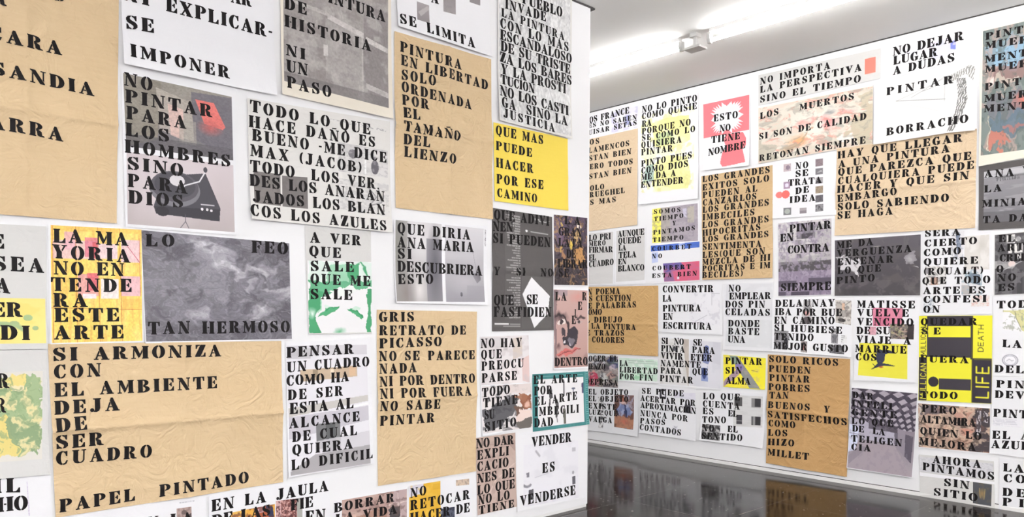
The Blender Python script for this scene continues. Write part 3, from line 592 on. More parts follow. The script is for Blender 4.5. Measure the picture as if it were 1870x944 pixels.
   ('printed_photograph', [2927, 1947, 3238, 1946, 3242, 1482, 2932, 1478], 92, 183, [('g', 'd6d4d8', '98959c', 'v'), ('l', [(0.7, 0.3), (0.85, 0.7)], 0.008, '8a888e'), ('p', [(0.68, 0.62), (0.9, 0.6), (0.92, 0.7), (0.82, 0.75)], '6a686e'), ('e', 0.4, 0.9, 0.03, 0.03, '55535a'), ('e', 0.5, 0.72, 0.5, 0.2, 'b5b2b8', 1), ('r', 0.55, 0.78, 1, 1, '9a979e', 0.5)]),
   ('printed_text', [3247, 1942, 3258, 1941, 3259, 1837, 3247, 1838], 5, 38, [('b', 'd8d6da'), ('n', 1, 30, 0.5, '68666c', 0.9)])]),
 ('A', 'kraft_poster', 'kraft', 'tan kraft sheet whose stencilled lines end NO SABE PINTAR',
  [2442, 1427, 3188, 1420, 3181, 406, 2447, 421], 5, 0, [('h', 0.52, 4), ('v', 0.55, 3)],
  [('GRIS', 2457, 1359, 2699, 1360, 55),
   ('RETRATO DE', 2460, 1282, 3096, 1278, 55),
   ('PICASSO', 2461, 1208, 2901, 1212, 55),
   ('NO SE PARECE', 2457, 1135, 3169, 1121, 55),
   ('NADA', 2459, 1062, 2719, 1059, 56),
   ('NI POR DENTRO', 2459, 990, 3168, 972, 56),
   ('NI POR FUERA', 2459, 920, 3133, 894, 56),
   ('NO SABE', 2459, 848, 2886, 830, 56),
   ('PINTAR', 2463, 764, 2847, 751, 56)],
  []),
 ('A', 'kraft_poster', 'kraft', 'wide tan kraft sheet stencilled SI ARMONIZA CON EL AMBIENTE',
  [802, 1270, 1861, 1261, 1867, 527, 822, 525], 6, 0, [('h', 0.5, 6), ('v', 0.53, 3)],
  [('SI ARMONIZA', 821, 1197, 1545, 1193, 56),
   ('CON', 824, 1122, 1006, 1122, 57),
   ('EL AMBIENTE', 826, 1043, 1524, 1038, 57),
   ('DEJA', 823, 969, 1079, 966, 57),
   ('DE', 826, 893, 944, 895, 57),
   ('SER', 826, 820, 1012, 817, 57),
   ('CUADRO', 827, 751, 1216, 739, 57),
   ('PAPEL  PINTADO', 838, 546, 1680, 552, 55)],
  []),
 ('A', 'photo_poster', 'white', 'white sheet printed with a pale gallery view, stencilled PENSAR UN CUADRO',
  [1885, 1248, 2396, 1271, 2417, 555, 1894, 547], 8, 1, [],
  [('PENSAR', 1889, 1175, 2288, 1184, 53),
   ('UN CUADRO', 1891, 1098, 2389, 1110, 53),
   ('COMO HA', 1888, 1027, 2259, 1031, 53),
   ('DE SER', 1896, 953, 2220, 954, 53),
   ('ESTA AL', 1906, 879, 2287, 880, 57),
   ('ALCANCE', 1902, 803, 2325, 805, 53),
   ('DE CUAL', 1919, 731, 2307, 730, 53),
   ('QUIERA', 1918, 661, 2280, 657, 53),
   ('LO DIFICIL', 1912, 585, 2407, 587, 53)],
  [('printed_photograph', [1890, 1235, 2373, 1230, 2395, 557, 1906, 554], 192, 260, [('b', 'e6e4ea'), ('r', 0, 0, 1, 0.08, 'cfccd2', 0.8), ('r', 0, 0.02, 0.28, 0.1, 'b8b5ba', 0.7), ('p', [(0.15, 0.19), (0.86, 0.17), (0.86, 0.26), (0.15, 0.28)], 'c4ae96'), ('r', 0.3, 0.19, 0.36, 0.25, '8a7a66', 0.7), ('r', 0.52, 0.19, 0.56, 0.25, 'e8d8c4'), ('r', 0.76, 0.18, 0.84, 0.25, 'd4b494'), ('p', [(0, 0.48), (1, 0.42), (1, 0.47), (0, 0.55)], 'c8c4c0'), ('p', [(0.3, 0.55), (1, 0.48), (1, 0.5), (0.3, 0.57)], 'f4f2f4'), ('p', [(0, 0.55), (1, 0.51), (1, 0.63), (0, 0.72)], 'bfbbc4', 0.8), ('r', 0.32, 0.62, 0.62, 0.82, '78787a'), ('r', 0.44, 0.62, 0.56, 0.9, '56585a', 0.8), ('p', [(0.3, 0.76), (1, 0.72), (1, 0.84), (0.3, 0.95)], 'cfccd2', 0.8), ('p', [(0, 0.97), (0.3, 0.86), (1, 0.84), (1, 1), (0, 1)], 'a8a5a8')])]),
 ('A', 'painted_poster', 'greyp', 'grey and yellow sheet above the green-painted one, lines ending SEA A ER DI',
  [419, 1758, 800, 1766, 800, 1249, 413, 1251], 8, 0, [],
  [('E', 606, 1664, 653, 1665, 57),
   ('SEA', 612, 1575, 790, 1571, 58),
   ('A', 620, 1487, 671, 1481, 58),
   ('ER', 603, 1385, 710, 1384, 58),
   ('DI', 633, 1291, 735, 1289, 58)],
  [('painted_area', [416, 1461, 794, 1461, 794, 1273, 414, 1276], 260, 112, [('b', 'f1dd84'), ('n', 4, 3, 0.5, 'ecd474', 0.6), ('e', 0.83, 0.43, 0.045, 0.07, 'a2b884'), ('e', 0.7, 0.56, 0.05, 0.06, '9db180'), ('e', 0.9, 0.66, 0.03, 0.05, '9db180'), ('e', 0.6, 0.55, 0.06, 0.04, 'a8bb88'), ('l', [(0.55, 0.58), (0.72, 0.6), (0.78, 0.68)], 0.05, 'a2b784'), ('e', 0.3, 0.5, 0.1, 0.1, '9fb482')])]),
 ('A', 'painted_poster', 'greyp', 'sheet brushed with sage green and yellow paint, left of the widest kraft sheet',
  [412, 1251, 796, 1245, 802, 714, 406, 730], 10, 1, [],
  [('R', 615, 1095, 664, 1091, 58),
   ('R', 612, 996, 651, 992, 58)],
  [('painted_area', [428, 1154, 781, 1157, 773, 784, 424, 797], 244, 215, [('b', '93a97e'), ('warp', 0.06), ('n', 5, 5, 0.5, 'a5b88c', 0.6), ('p', [(0.55, 0.02), (0.85, 0.0), (0.8, 0.13), (0.65, 0.2), (0.57, 0.12)], 'ecd685', 0.9), ('e', 0.72, 0.15, 0.08, 0.05, 'ecdcb4'), ('p', [(0, 0.45), (0.6, 0.5), (0.72, 0.72), (0.75, 0.9), (0.7, 1), (0, 1)], 'ecd480', 0.85), ('p', [(0.6, 0.55), (1, 0.5), (1, 0.95), (0.82, 1), (0.72, 0.8)], '849a74', 0.9), ('n', 9, 8, 0.56, 'e6d9a4', 0.9), ('n', 20, 20, 0.6, '7c946e', 0.6), ('x', 0.035, 12, 'dcd8d0')])]),
 ('A', 'white_poster', 'white', 'white sheet at the lower left corner reading IL HO',
  [406, 734, 807, 711, 812, 397, 402, 454], 3, 0, [],
  [('IL', 601, 666, 694, 654, 58),
   ('HO', 612, 584, 720, 578, 58)],
  [('printed_lines', [717, 695, 721, 694, 728, 549, 723, 550], 5, 81, [('b', 'e4e0ec'), ('n', 1, 30, 0.5, 'c0b4cc', 0.8)])]),
 ('A', 'white_poster', 'white', 'white sheet with a small brown picture below the widest kraft sheet, lower left',
  [845, 518, 1467, 513, 1472, 155, 850, 210], 3, 0, [],
  [('EN', 1161, 409, 1244, 404, 53),
   ('LA', 1301, 403, 1404, 394, 54)],
  [('printed_photograph', [1328, 478, 1397, 476, 1401, 334, 1329, 338], 36, 69, [('b', 'b09a94'), ('n', 6, 6, 0.5, '8a7672', 0.7), ('e', 0.5, 0.16, 0.18, 0.08, '6a5a58'), ('p', [(0.5, 0.35), (1, 0.2), (1, 1), (0.4, 1)], '4d4446')]),
   ('printed_lines', [1340, 507, 1412, 506, 1411, 499, 1340, 500], 36, 5, [('b', 'dcdce2'), ('n', 20, 1, 0.55, '8a8c94', 0.8)])]),
 ('A', 'printed_poster', 'white', 'sheet with orange and brick-red photos, stencilled EN LA JAULA',
  [1478, 513, 2134, 519, 2143, 97, 1487, 140], 5, 1, [],
  [('EN LA JAULA', 1493, 437, 2128, 443, 56),
   ('DE LAS   FIE', 1495, 363, 2037, 372, 56),
   ('EN', 1995, 292, 2110, 286, 61)],
  [('printed_photograph', [1588, 415, 1821, 420, 1821, 221, 1587, 238], 107, 91, [('b', 'd9a548'), ('p', [(0, 0), (0.35, 0.0), (0.3, 1), (0, 1)], 'e4b65c'), ('p', [(0.55, 0.0), (0.85, 0.0), (0.95, 1), (0.5, 1)], 'a65a3c'), ('e', 0.68, 0.08, 0.08, 0.08, 'd0b4c0'), ('p', [(0.78, 0.0), (0.95, 0.05), (0.98, 0.35), (0.85, 0.3)], '2c3350'), ('n', 8, 8, 0.56, '6a3a30', 0.7)]),
   ('printed_photograph', [1826, 435, 1945, 429, 1944, 212, 1825, 220], 50, 98, [('b', 'caa4a2'), ('p', [(0.25, 0), (1, 0), (1, 1), (0.25, 1)], '7a4a46'), ('n', 18, 26, 0.52, 'dcb4ac', 0.8), ('n', 12, 18, 0.55, '4c2c30', 0.8)]),
   ('printed_photograph', [1945, 429, 1976, 428, 1975, 209, 1944, 212], 13, 97, [('b', 'a5a6a0')])]),
 ('A', 'photo_poster', 'white', 'rosy brown photographic sheet stencilled BORRAR LA VIDA at the bottom edge',
  [2162, 379, 2652, 376, 2658, -10, 2172, 30], 4, 0, [],
  [('BORRAR', 2167, 315, 2561, 314, 50),
   ('LA VIDA', 2177, 254, 2580, 241, 50)],
  [('printed_photograph', [2215, 376, 2649, 373, 2651, 12, 2215, 73], 156, 143, [('b', 'c0a59c'), ('warp', 0.04), ('n', 4, 4, 0.5, 'ad9088', 0.6), ('p', [(0.78, 0), (1, 0), (1, 1), (0.78, 1)], 'b7a2a2'), ('l', [(0.86, 0.0), (0.88, 1)], 0.01, 'd8c4c4'), ('l', [(0.6, 0.24), (1, 0.2)], 0.01, 'ddccc8'), ('p', [(0.7, 0.3), (0.86, 0.22), (0.86, 1), (0.66, 1)], '4c4a4c'), ('p', [(0.2, 0.35), (0.66, 0.2), (0.66, 1), (0.2, 1)], 'a07c6c', 0.8), ('r', 0, 0.3, 0.2, 1, 'd8b8ac', 0.7), ('n', 12, 12, 0.58, '6a5450', 0.5)])]),
 ('A', 'printed_poster', 'white', 'sheet with a mustard yellow block, stencilled NO RETOCAR HACER DE',
  [2660, 387, 3146, 374, 3154, -79, 2670, -29], 4, 0, [],
  [('NO', 2676, 316, 2791, 316, 56),
   ('RETOCAR', 2676, 240, 3131, 238, 58),
   ('HACER DE', 2676, 166, 3131, 157, 57)],
  [('printed_picture', [2667, 388, 2899, 384, 2902, 139, 2667, 161], 75, 94, [('b', 'dcae3c'), ('p', [(0, 0), (0.45, 0), (0.45, 0.24), (0, 0.3)], 'dcd8e4'), ('n', 4, 4, 0.5, 'e4bc50', 0.6), ('r', 0.75, 0.05, 1, 0.2, 'cfa030', 0.6)]),
   ('printed_picture', [3020, 372, 3128, 366, 3128, 328, 3021, 336], 31, 14, [('b', 'cdb8a4'), ('n', 12, 2, 0.5, '8a7c78', 0.6)]),
   ('printed_photograph', [2904, 212, 3011, 207, 3011, 98, 2905, 107], 32, 41, [('b', '5c6070'), ('n', 8, 8, 0.5, '2e3040', 0.8)])]),
 ('A', 'photo_poster', 'brownp', 'pinkish brown sheet stencilled NO DAR EXPLICACIONES, left of the white VENDER sheet',
  [3183, 617, 3526, 618, 3539, 121, 3197, 121], 3, 0, [],
  [('NO DAR', 3186, 552, 3510, 545, 59),
   ('EXPLI', 3195, 476, 3466, 477, 59),
   ('CACIO', 3195, 402, 3464, 400, 59),
   ('NES DE', 3195, 328, 3518, 324, 59),
   ('LO QUE', 3196, 253, 3520, 249, 59),
   ('NO LO', 3202, 189, 3474, 181, 58),
   ('TIENE', 3208, 126, 3512, 122, 50)],
  [('printed_photograph', [3191, 614, 3524, 614, 3536, 125, 3202, 125], 92, 180, [('b', 'bda79d'), ('n', 3, 4, 0.5, 'c9b4ab', 0.7), ('p', [(0.2, 0), (0.6, 0), (1, 0.25), (1, 0.1), (0.7, 0)], 'a38c84', 0.7), ('l', [(0.1, 0.95), (0.45, 0.6), (1, 0.4)], 0.02, 'd9c5bd'), ('l', [(0.1, 0.1), (0.6, 0.12)], 0.01, '9c857c'), ('n', 9, 9, 0.57, 'a8928a', 0.5)])]),
 ('A', 'photo_poster', 'white', 'white sheet with a reclining red-haired woman, stencilled NO HAY QUE PREOCUPARSE',
  [3214, 1262, 3648, 1268, 3681, 637, 3230, 624], 8, 0, [],
  [('NO HAY', 3221, 1191, 3583, 1189, 57),
   ('QUE', 3224, 1119, 3400, 1118, 57),
   ('PREOCU', 3228, 1045, 3600, 1051, 57),
   ('PARSE', 3231, 968, 3537, 970, 58),
   ('TODO', 3232, 874, 3474, 882, 58),
   ('TIENE', 3242, 806, 3543, 811, 58),
   ('SU', 3252, 729, 3336, 731, 58),
   ('SITIO', 3252, 650, 3528, 663, 58)],
  [('printed_photograph', [3217, 1261, 3646, 1265, 3658, 944, 3225, 950], 115, 115, [('b', 'e4dfe0'), ('r', 0, 0.02, 0.5, 0.24, 'cfcacc', 0.7), ('p', [(0.66, 0.06), (0.85, 0.02), (0.86, 0.42), (0.66, 0.5)], 'd3c6bc', 0.9), ('p', [(0.82, 0.5), (1, 0.42), (1, 1), (0.84, 0.95)], 'e0c4c0', 0.9), ('p', [(0.45, 0.6), (0.85, 0.55), (0.85, 1), (0.45, 1)], 'ece4e4', 0.9), ('n', 6, 6, 0.58, 'cdc4c6', 0.5), ('r', 0.46, 0.1, 0.54, 0.3, 'a09a9e', 0.4)]),
   ('printed_photograph', [3228, 944, 3669, 939, 3679, 639, 3235, 641], 118, 112, [('b', 'e2dcdc'), ('warp', 0.05), ('p', [(0, 0.55), (0.35, 0.38), (0.62, 0.25), (0.72, 0.32), (0.66, 0.6), (0.4, 0.85), (0.08, 1), (0, 0.8)], '5d5c60'), ('n', 8, 8, 0.56, '45454a', 0.6), ('e', 0.88, 0.4, 0.12, 0.17, '8d5a45'), ('e', 0.9, 0.46, 0.07, 0.1, 'd8b0a0', 0.5), ('p', [(0.62, 0.28), (0.85, 0.2), (0.95, 0.28), (0.8, 0.4)], '9a6850', 0.9), ('p', [(0.64, 0.5), (0.84, 0.52), (0.8, 0.62), (0.66, 0.7)], '6e5448'), ('p', [(0.72, 0.55), (1, 0.6), (1, 0.78), (0.68, 0.82)], 'e8d4cc'), ('p', [(0.3, 0.0), (1, 0.0), (1, 0.22), (0.6, 0.22), (0.55, 0.05)], 'dccfcc', 0.8), ('p', [(0.7, 0.82), (1, 0.76), (1, 1), (0.7, 1)], '6a6460')])]),
 ('A', 'black_poster', 'charcoal', 'tall charcoal poster with a white diamond shape, stencilled Y SI NO QUE SE FASTIDIEN',
  [3312, 2087, 3867, 2078, 3887, 1296, 3317, 1294], 3, 0, [('h', 0.5, 3)],
  [('QUE ADIVI', 3329, 2015, 3836, 2016, 63),
   ('NEN', 3320, 1940, 3495, 1948, 60),
   ('SI PUEDEN', 3321, 1865, 3851, 1870, 63),
   ('Y   SI   NO', 3324, 1656, 3867, 1668, 52),
   ('QUE   SE', 3331, 1464, 3727, 1474, 64),
   ('FASTIDIEN', 3331, 1389, 3862, 1390, 64)],
  [('printed_shape', [3577, 1665, 3860, 1656, 3863, 1313, 3579, 1307], 70, 127, [('b', '5b5858'), ('p', [(0.31, 0.02), (0.95, 0.36), (0.88, 0.72), (0.41, 0.99), (0.03, 0.35)], 'f0eff2')]),
   ('printed_text', [3423, 2061, 3562, 2054, 3566, 1375, 3429, 1370], 37, 251, [('b', '5b5858'), ('t', 42, 'aaa7a7', 'r')]),
   ('printed_text', [3601, 1971, 3829, 1962, 3829, 1946, 3601, 1954], 57, 5, [('b', '5b5858'), ('e', 0.09, 0.4, 0.05, 0.5, 'e0dfe0'), ('r', 0.26, 0.25, 1, 0.75, 'b8b6b6', 0.8)]),
   ('printed_text', [3332, 1349, 3564, 1346, 3565, 1319, 3332, 1321], 62, 10, [('b', '5b5858'), ('r', 0.03, 0.1, 0.55, 0.45, 'cfcdcd'), ('r', 0.6, 0.15, 1, 0.4, '8a8787'), ('r', 0.35, 0.65, 1, 0.9, '8a8787')]),
   ('printed_text', [3696, 2053, 3846, 2046, 3846, 2029, 3696, 2036], 37, 6, [('b', '5b5858'), ('n', 9, 1, 0.5, 'd0cece', 0.8)])]),
 ('A', 'photo_poster', 'white', 'small dark poster of glinting golden figures, beside the charcoal poster',
  [3880, 2099, 4236, 2107, 4239, 1612, 3885, 1606], 3, 0, [],
  [('LA', 3993, 2039, 4155, 2045, 57),
   ('GRAN', 3933, 1956, 4171, 1963, 57),
   ('LATA', 3931, 1880, 4180, 1888, 57),
   ('DE', 4013, 1806, 4111, 1807, 57),
   ('LIBRAR', 3925, 1734, 4236, 1740, 57),
   ('SE', 3933, 1669, 4037, 1670, 57)],
  [('printed_photograph', [3884, 2096, 4231, 2102, 4236, 1616, 3889, 1610], 79, 167, [('g', '57495c', '3a3338', 'v'), ('warp', 0.07), ('e', 0.15, 0.3, 0.2, 0.3, '77647e', 1), ('e', 0.28, 0.1, 0.05, 0.05, 'd4b868'), ('e', 0.72, 0.13, 0.06, 0.06, 'ece4d8'), ('e', 0.7, 0.27, 0.08, 0.07, 'c0a070'), ('e', 0.5, 0.45, 0.06, 0.06, 'e0c458'), ('e', 0.78, 0.55, 0.17, 0.11, 'b88a58'), ('e', 0.2, 0.48, 0.08, 0.06, 'c09a58'), ('e', 0.3, 0.6, 0.06, 0.06, 'a0785a'), ('e', 0.58, 0.7, 0.12, 0.05, 'a88a60', 0.6), ('e', 0.33, 0.35, 0.12, 0.08, '85606c', 0.8), ('n', 14, 22, 0.62, 'b48e5c', 0.7), ('n', 16, 24, 0.6, '241e22', 0.8), ('l', [(0.3, 0.86), (0.6, 0.88), (0.9, 0.8)], 0.01, '8a6e5c')])]),
 ('A', 'photo_poster', 'white', 'narrow poster with a close-up of a face, stencilled DENTRO at its foot',
  [3890, 1588, 4242, 1583, 4250, 1012, 3886, 1021], 3, 0, [],
  [('LA', 3902, 1504, 4015, 1503, 57),
   ('R', 4183, 1509, 4231, 1509, 59),
   ('E', 4138, 1439, 4184, 1440, 58),
   ('L', 4103, 1383, 4133, 1383, 58),
   ('E', 4073, 1338, 4119, 1338, 58),
   ('DENTRO', 3899, 1046, 4241, 1040, 57)],
  [('printed_photograph', [3886, 1578, 4240, 1579, 4245, 1028, 3894, 1031], 80, 186, [('g', 'c4a49e', 'b4928c', 'v'), ('warp', 0.03), ('r', 0, 0, 0.4, 0.08, '9a8a92', 0.7), ('e', 0.7, 0.08, 0.3, 0.1, 'cc968e', 1), ('p', [(0, 0), (0.12, 0), (0.06, 0.4), (0.1, 1), (0, 1)], '6c5a60', 0.7), ('e', 0.2, 0.35, 0.26, 0.08, '4c3c40', 1), ('l', [(0.05, 0.33), (0.25, 0.33), (0.42, 0.42), (0.44, 0.5)], 0.05, '3a2e32'), ('e', 0.22, 0.42, 0.14, 0.035, 'e0d4d0'), ('e', 0.2, 0.42, 0.05, 0.035, '3f3438'), ('l', [(0.66, 0.36), (0.8, 0.33), (0.92, 0.34)], 0.045, '4c3c3e'), ('e', 0.74, 0.4, 0.13, 0.03, 'b8a09c'), ('e', 0.75, 0.395, 0.05, 0.03, '41363a'), ('p', [(0.4, 0.48), (0.55, 0.47), (0.7, 0.53), (0.66, 0.7), (0.55, 0.73), (0.3, 0.72), (0.26, 0.62), (0.4, 0.58)], '3c363e'), ('r', 0.24, 0.5, 0.34, 0.6, '443a42'), ('e', 0.5, 0.65, 0.09, 0.05, '76707a'), ('e', 0.32, 0.67, 0.025, 0.02, 'd8d4d8'), ('e', 0.45, 0.69, 0.02, 0.02, 'c0bcc4'), ('p', [(0.05, 0.84), (0.3, 0.77), (0.6, 0.75), (0.78, 0.77), (0.5, 0.82), (0.2, 0.85)], 'c8706c'), ('l', [(0.12, 0.84), (0.45, 0.79), (0.76, 0.775)], 0.014, '70383a'), ('e', 0.14, 0.74, 0.08, 0.06, '5a4448', 1), ('e', 1, 0.92, 0.12, 0.12, '5a484c', 1), ('e', 0.05, 0.95, 0.1, 0.08, '7a6060', 1)])]),
 ('A', 'printed_poster', 'white', 'sheet framed by a teal cutting mat, stencilled EL ARTE POR EL ARTE',
  [3680, 999, 4252, 994, 4266, 603, 3685, 606], 5, 0, [],
  [('EL ARTE', 3694, 932, 4132, 921, 57),
   ('POR', 3700, 855, 3875, 853, 58),
   ('EL ARTE', 3706, 783, 4133, 794, 58),
   ('IMBECILI', 3706, 712, 4152, 701, 58),
   ('DAD', 3701, 637, 3883, 632, 58)],
  [('printed_picture', [3681, 999, 4251, 993, 4265, 604, 3686, 607], 135, 136, [('b', '3f7f80'), ('n', 30, 30, 0.6, '4a8a8a', 0.5), ('r', 0, 0.045, 0.9, 0.055, '86b4b4'), ('r', 0.94, 0.0, 0.948, 1, '7aabac'), ('r', 0.09, 0.1, 0.905, 0.94, 'f0eef0'), ('t2', 0.955, 0.99, 24, '86b4b4'), ('p', [(0.53, 0.12), (0.555, 0.12), (0.56, 0.42), (0.53, 0.42)], '8a888c'), ('p', [(0.27, 0.3), (0.33, 0.26), (0.35, 0.44), (0.31, 0.46), (0.3, 0.62), (0.27, 0.62), (0.29, 0.44)], '4f4c50'), ('p', [(0.38, 0.5), (0.42, 0.46), (0.45, 0.55), (0.42, 0.8), (0.39, 0.8), (0.4, 0.6)], '545154'), ('p', [(0.52, 0.65), (0.57, 0.65), (0.575, 0.93), (0.53, 0.93)], '68655f'), ('e', 0.72, 0.3, 0.035, 0.02, '6a6e80'), ('r', 0.71, 0.3, 0.725, 0.38, '6a6e80'), ('p', [(0.87, 0.22), (0.905, 0.2), (0.905, 0.4), (0.88, 0.4)], '4a4468'), ('l', [(0.41, 0.78), (0.42, 0.88)], 0.012, '5a575a')])]),
 ('A', 'white_poster', 'white', "white sheet stencilled VENDER ES VENDERSE at the partition's bottom corner",
  [3529, 615, 4232, 595, 4237, 75, 3542, 85], 8, 0, [],
  [('VENDER', 3678, 505, 4075, 500, 66),
   ('ES', 3783, 310, 3905, 311, 67),
   ('VENDERSE', 3570, 119, 4115, 114, 66)],
  [('printed_sketches', [3601, 525, 4148, 501, 4151, 84, 3604, 106], 131, 146, [('b', 'ebeaf0'), ('n', 5, 5, 0.55, 'e2e1e8', 0.6), ('l', [(0.22, 0.12), (0.28, 0.2)], 0.03, 'b8b6be'), ('r', 0.88, 0.12, 0.95, 0.19, 'c4c2ca'), ('p', [(0.05, 0.46), (0.1, 0.45), (0.1, 0.53), (0.06, 0.53)], '85838c'), ('e', 0.07, 0.66, 0.07, 0.04, '8f8d96'), ('e', 0.07, 0.63, 0.05, 0.03, 'ebeaf0'), ('p', [(0.09, 0.74), (0.17, 0.73), (0.17, 0.9), (0.09, 0.9)], '5a5860'), ('p', [(0.88, 0.62), (0.945, 0.61), (0.945, 0.75), (0.88, 0.76)], '63616a'), ('e', 0.9, 0.55, 0.02, 0.03, 'a8a6ae'), ('l', [(0.2, 0.55), (0.45, 0.5)], 0.006, 'c8c6d0')])]),
 ('B', 'white_poster', 'white', "white sheet at the right wall's far top, stencilled NO SABEN GUISAR SETAS",
  [-5978, 3566, -5017, 3578, -5014, 3327, -5976, 3322], 4, 0, [],
  [('LOS FRANCE', -5740, 3499, -5132, 3505, 65),
   ('SES NO SABEN', -5748, 3450, -5032, 3424, 49),
   ('GUISAR SETAS', -5757, 3371, -5031, 3366, 52)],
  [('printed_wash', [-5369, 3556, -5021, 3557, -5019, 3338, -5367, 3340], 63, 50, [('b', 'eceaf2'), ('n', 4, 4, 0.5, 'cfcce6', 0.7), ('p', [(0.5, 0.35), (0.7, 0.3), (0.72, 0.75), (0.55, 0.8)], '8d90c4', 0.7)])]),
 ('B', 'kraft_poster', 'kraftw', 'tan kraft sheet stencilled FLAMENCOS ESTAN BIEN, beside the partition end',
  [-5974, 3325, -5018, 3336, -5012, 2336, -5966, 2314], 4, 0, [('h', 0.52, 3)],
  [('LOS', -5747, 3267, -5535, 3255, 57),
   ('FLAMENCOS', -5750, 3174, -5126, 3168, 57),
   ('ESTAN BIEN', -5745, 3087, -5099, 3078, 57),
   ('PERO TODOS', -5735, 2998, -5077, 2972, 57),
   ('ESTAN BIEN', -5740, 2889, -5092, 2882, 57),
   ('SOLO', -5724, 2759, -5459, 2756, 57),
   ('BRUEGHEL', -5733, 2688, -5180, 2684, 57),
   ('ES MAS', -5732, 2606, -5299, 2603, 57)],
  []),
 ('B', 'painted_poster', 'white', 'white sheet with lemon yellow daubs, stencilled NO LO PINTO COMO QUISIERA',
  [-4986, 3566, -4290, 3545, -4275, 2527, -4983, 2542], 12, 1, [],
  [('NO LO PINTO', -4960, 3479, -4303, 3466, 63),
   ('COMO QUISIE', -4960, 3410, -4305, 3393, 62),
   ('RA', -4959, 3332, -4838, 3324, 63),
   ('PORQUE NO', -4958, 3254, -4373, 3250, 63),
   ('SE COMO LO', -4957, 3189, -4321, 3176, 59),
   ('QUISIERA', -4965, 3116, -4474, 3097, 63),
   ('PINTAR', -4964, 3044, -4578, 3028, 63),
   ('PINTO PUES', -4963, 2927, -4354, 2928, 63),
   ('COMO DIOS', -4962, 2855, -4397, 2850, 63),
   ('ME DA A', -4961, 2786, -4538, 2781, 62),
   ('ENTENDER', -4960, 2711, -4447, 2697, 63)],
  [('painted_area', [-4973, 3443, -4331, 3429, -4329, 2625, -4965, 2659], 129, 198, [('b', 'f3f1ee'), ('e', 0.6, 0.2, 0.36, 0.13, 'f6efa2', 1), ('p', [(0.2, 0.12), (0.5, 0.08), (0.9, 0.1), (0.93, 0.4), (0.55, 0.5), (0.28, 0.42)], 'f5ee9a', 0.85), ('p', [(0.5, 0.55), (0.88, 0.6), (0.95, 0.85), (0.9, 0.98), (0.3, 1), (0.22, 0.9), (0.3, 0.62)], 'f5ee9a', 0.85), ('n', 5, 7, 0.55, 'f6f2c8', 0.7), ('p', [(0.28, 0.26), (0.6, 0.26), (0.62, 0.4), (0.32, 0.42)], 'a9c496', 0.6), ('p', [(0.1, 0.66), (0.24, 0.64), (0.26, 0.85), (0.04, 0.88)], '8fb0a4', 0.7), ('n', 10, 14, 0.6, 'd8d890', 0.6)])]),
 ('B', 'printed_poster', 'white', 'white sheet with a coral red starburst print, stencilled ESTO NO TIENE NOMBRE',
  [-4236, 3429, -3741, 3417, -3734, 2768, -4220, 2789], 12, 1, [],
  [('ESTO', -4114, 3236, -3861, 3225, 64),
   ('NO', -4050, 3129, -3935, 3123, 63),
   ('TIENE', -4136, 3036, -3837, 3027, 64),
   ('NOMBRE', -4168, 2923, -3779, 2935, 64)],
  [('printed_picture', [-4232, 3419, -3746, 3413, -3743, 3097, -4224, 3096], 111, 82, [('b', 'e87880'), ('star', 0.52, 0.52, 0.3, 0.42, 0.27, 26, 'eef0f6')]),
   ('printed_picture', [-4042, 3099, -3766, 3085, -3767, 2782, -4038, 2797], 63, 79, [('b', 'ecedf2'), ('p', [(0.2, 0.0), (0.85, 0.0), (0.98, 0.2), (0.98, 0.4), (0.85, 0.5), (0.98, 0.92), (0.5, 0.97), (0.1, 1), (0.0, 0.88), (0.05, 0.65), (0.1, 0.5), (0.25, 0.48), (0.14, 0.2)], 'e87880')])]),
 ('B', 'printed_poster', 'greyp', 'long grey sheet with an orange red square, stencilled NO IMPORTA LA PERSPECTIVA',
  [-3658, 3571, -2586, 3548, -2586, 3307, -3655, 3297], 4, 0, [],
  [('NO IMPORTA', -3640, 3484, -2997, 3480, 58),
   ('LA PERSPECTIVA', -3639, 3408, -2735, 3405, 58),
   ('SINO EL TIEMPO', -3638, 3320, -2741, 3314, 58)],
  [('printed_square', [-2723, 3507, -2613, 3505, -2612, 3347, -2720, 3347], 33, 46, [('b', 'd4d5d2'), ('e', 0.5, 0.5, 0.48, 0.5, 'eda090', 1), ('r', 0.1, 0.1, 0.9, 0.88, 'f08272')])]),
 ('B', 'painted_poster', 'cream', 'cream sheet with pink and orange figure daubs, stencilled LOS MUERTOS',
  [-3657, 3276, -2642, 3261, -2637, 2800, -3648, 2774], 4, 0, [],
  [('LOS', -3636, 3173, -3459, 3182, 56),
   ('MUERTOS', -3263, 3180, -2794, 3184, 54),
   ('SI SON DE CALIDAD', -3643, 2991, -2691, 3002, 56),
   ('RETONAN SIEMPRE', -3637, 2796, -2694, 2809, 56)],
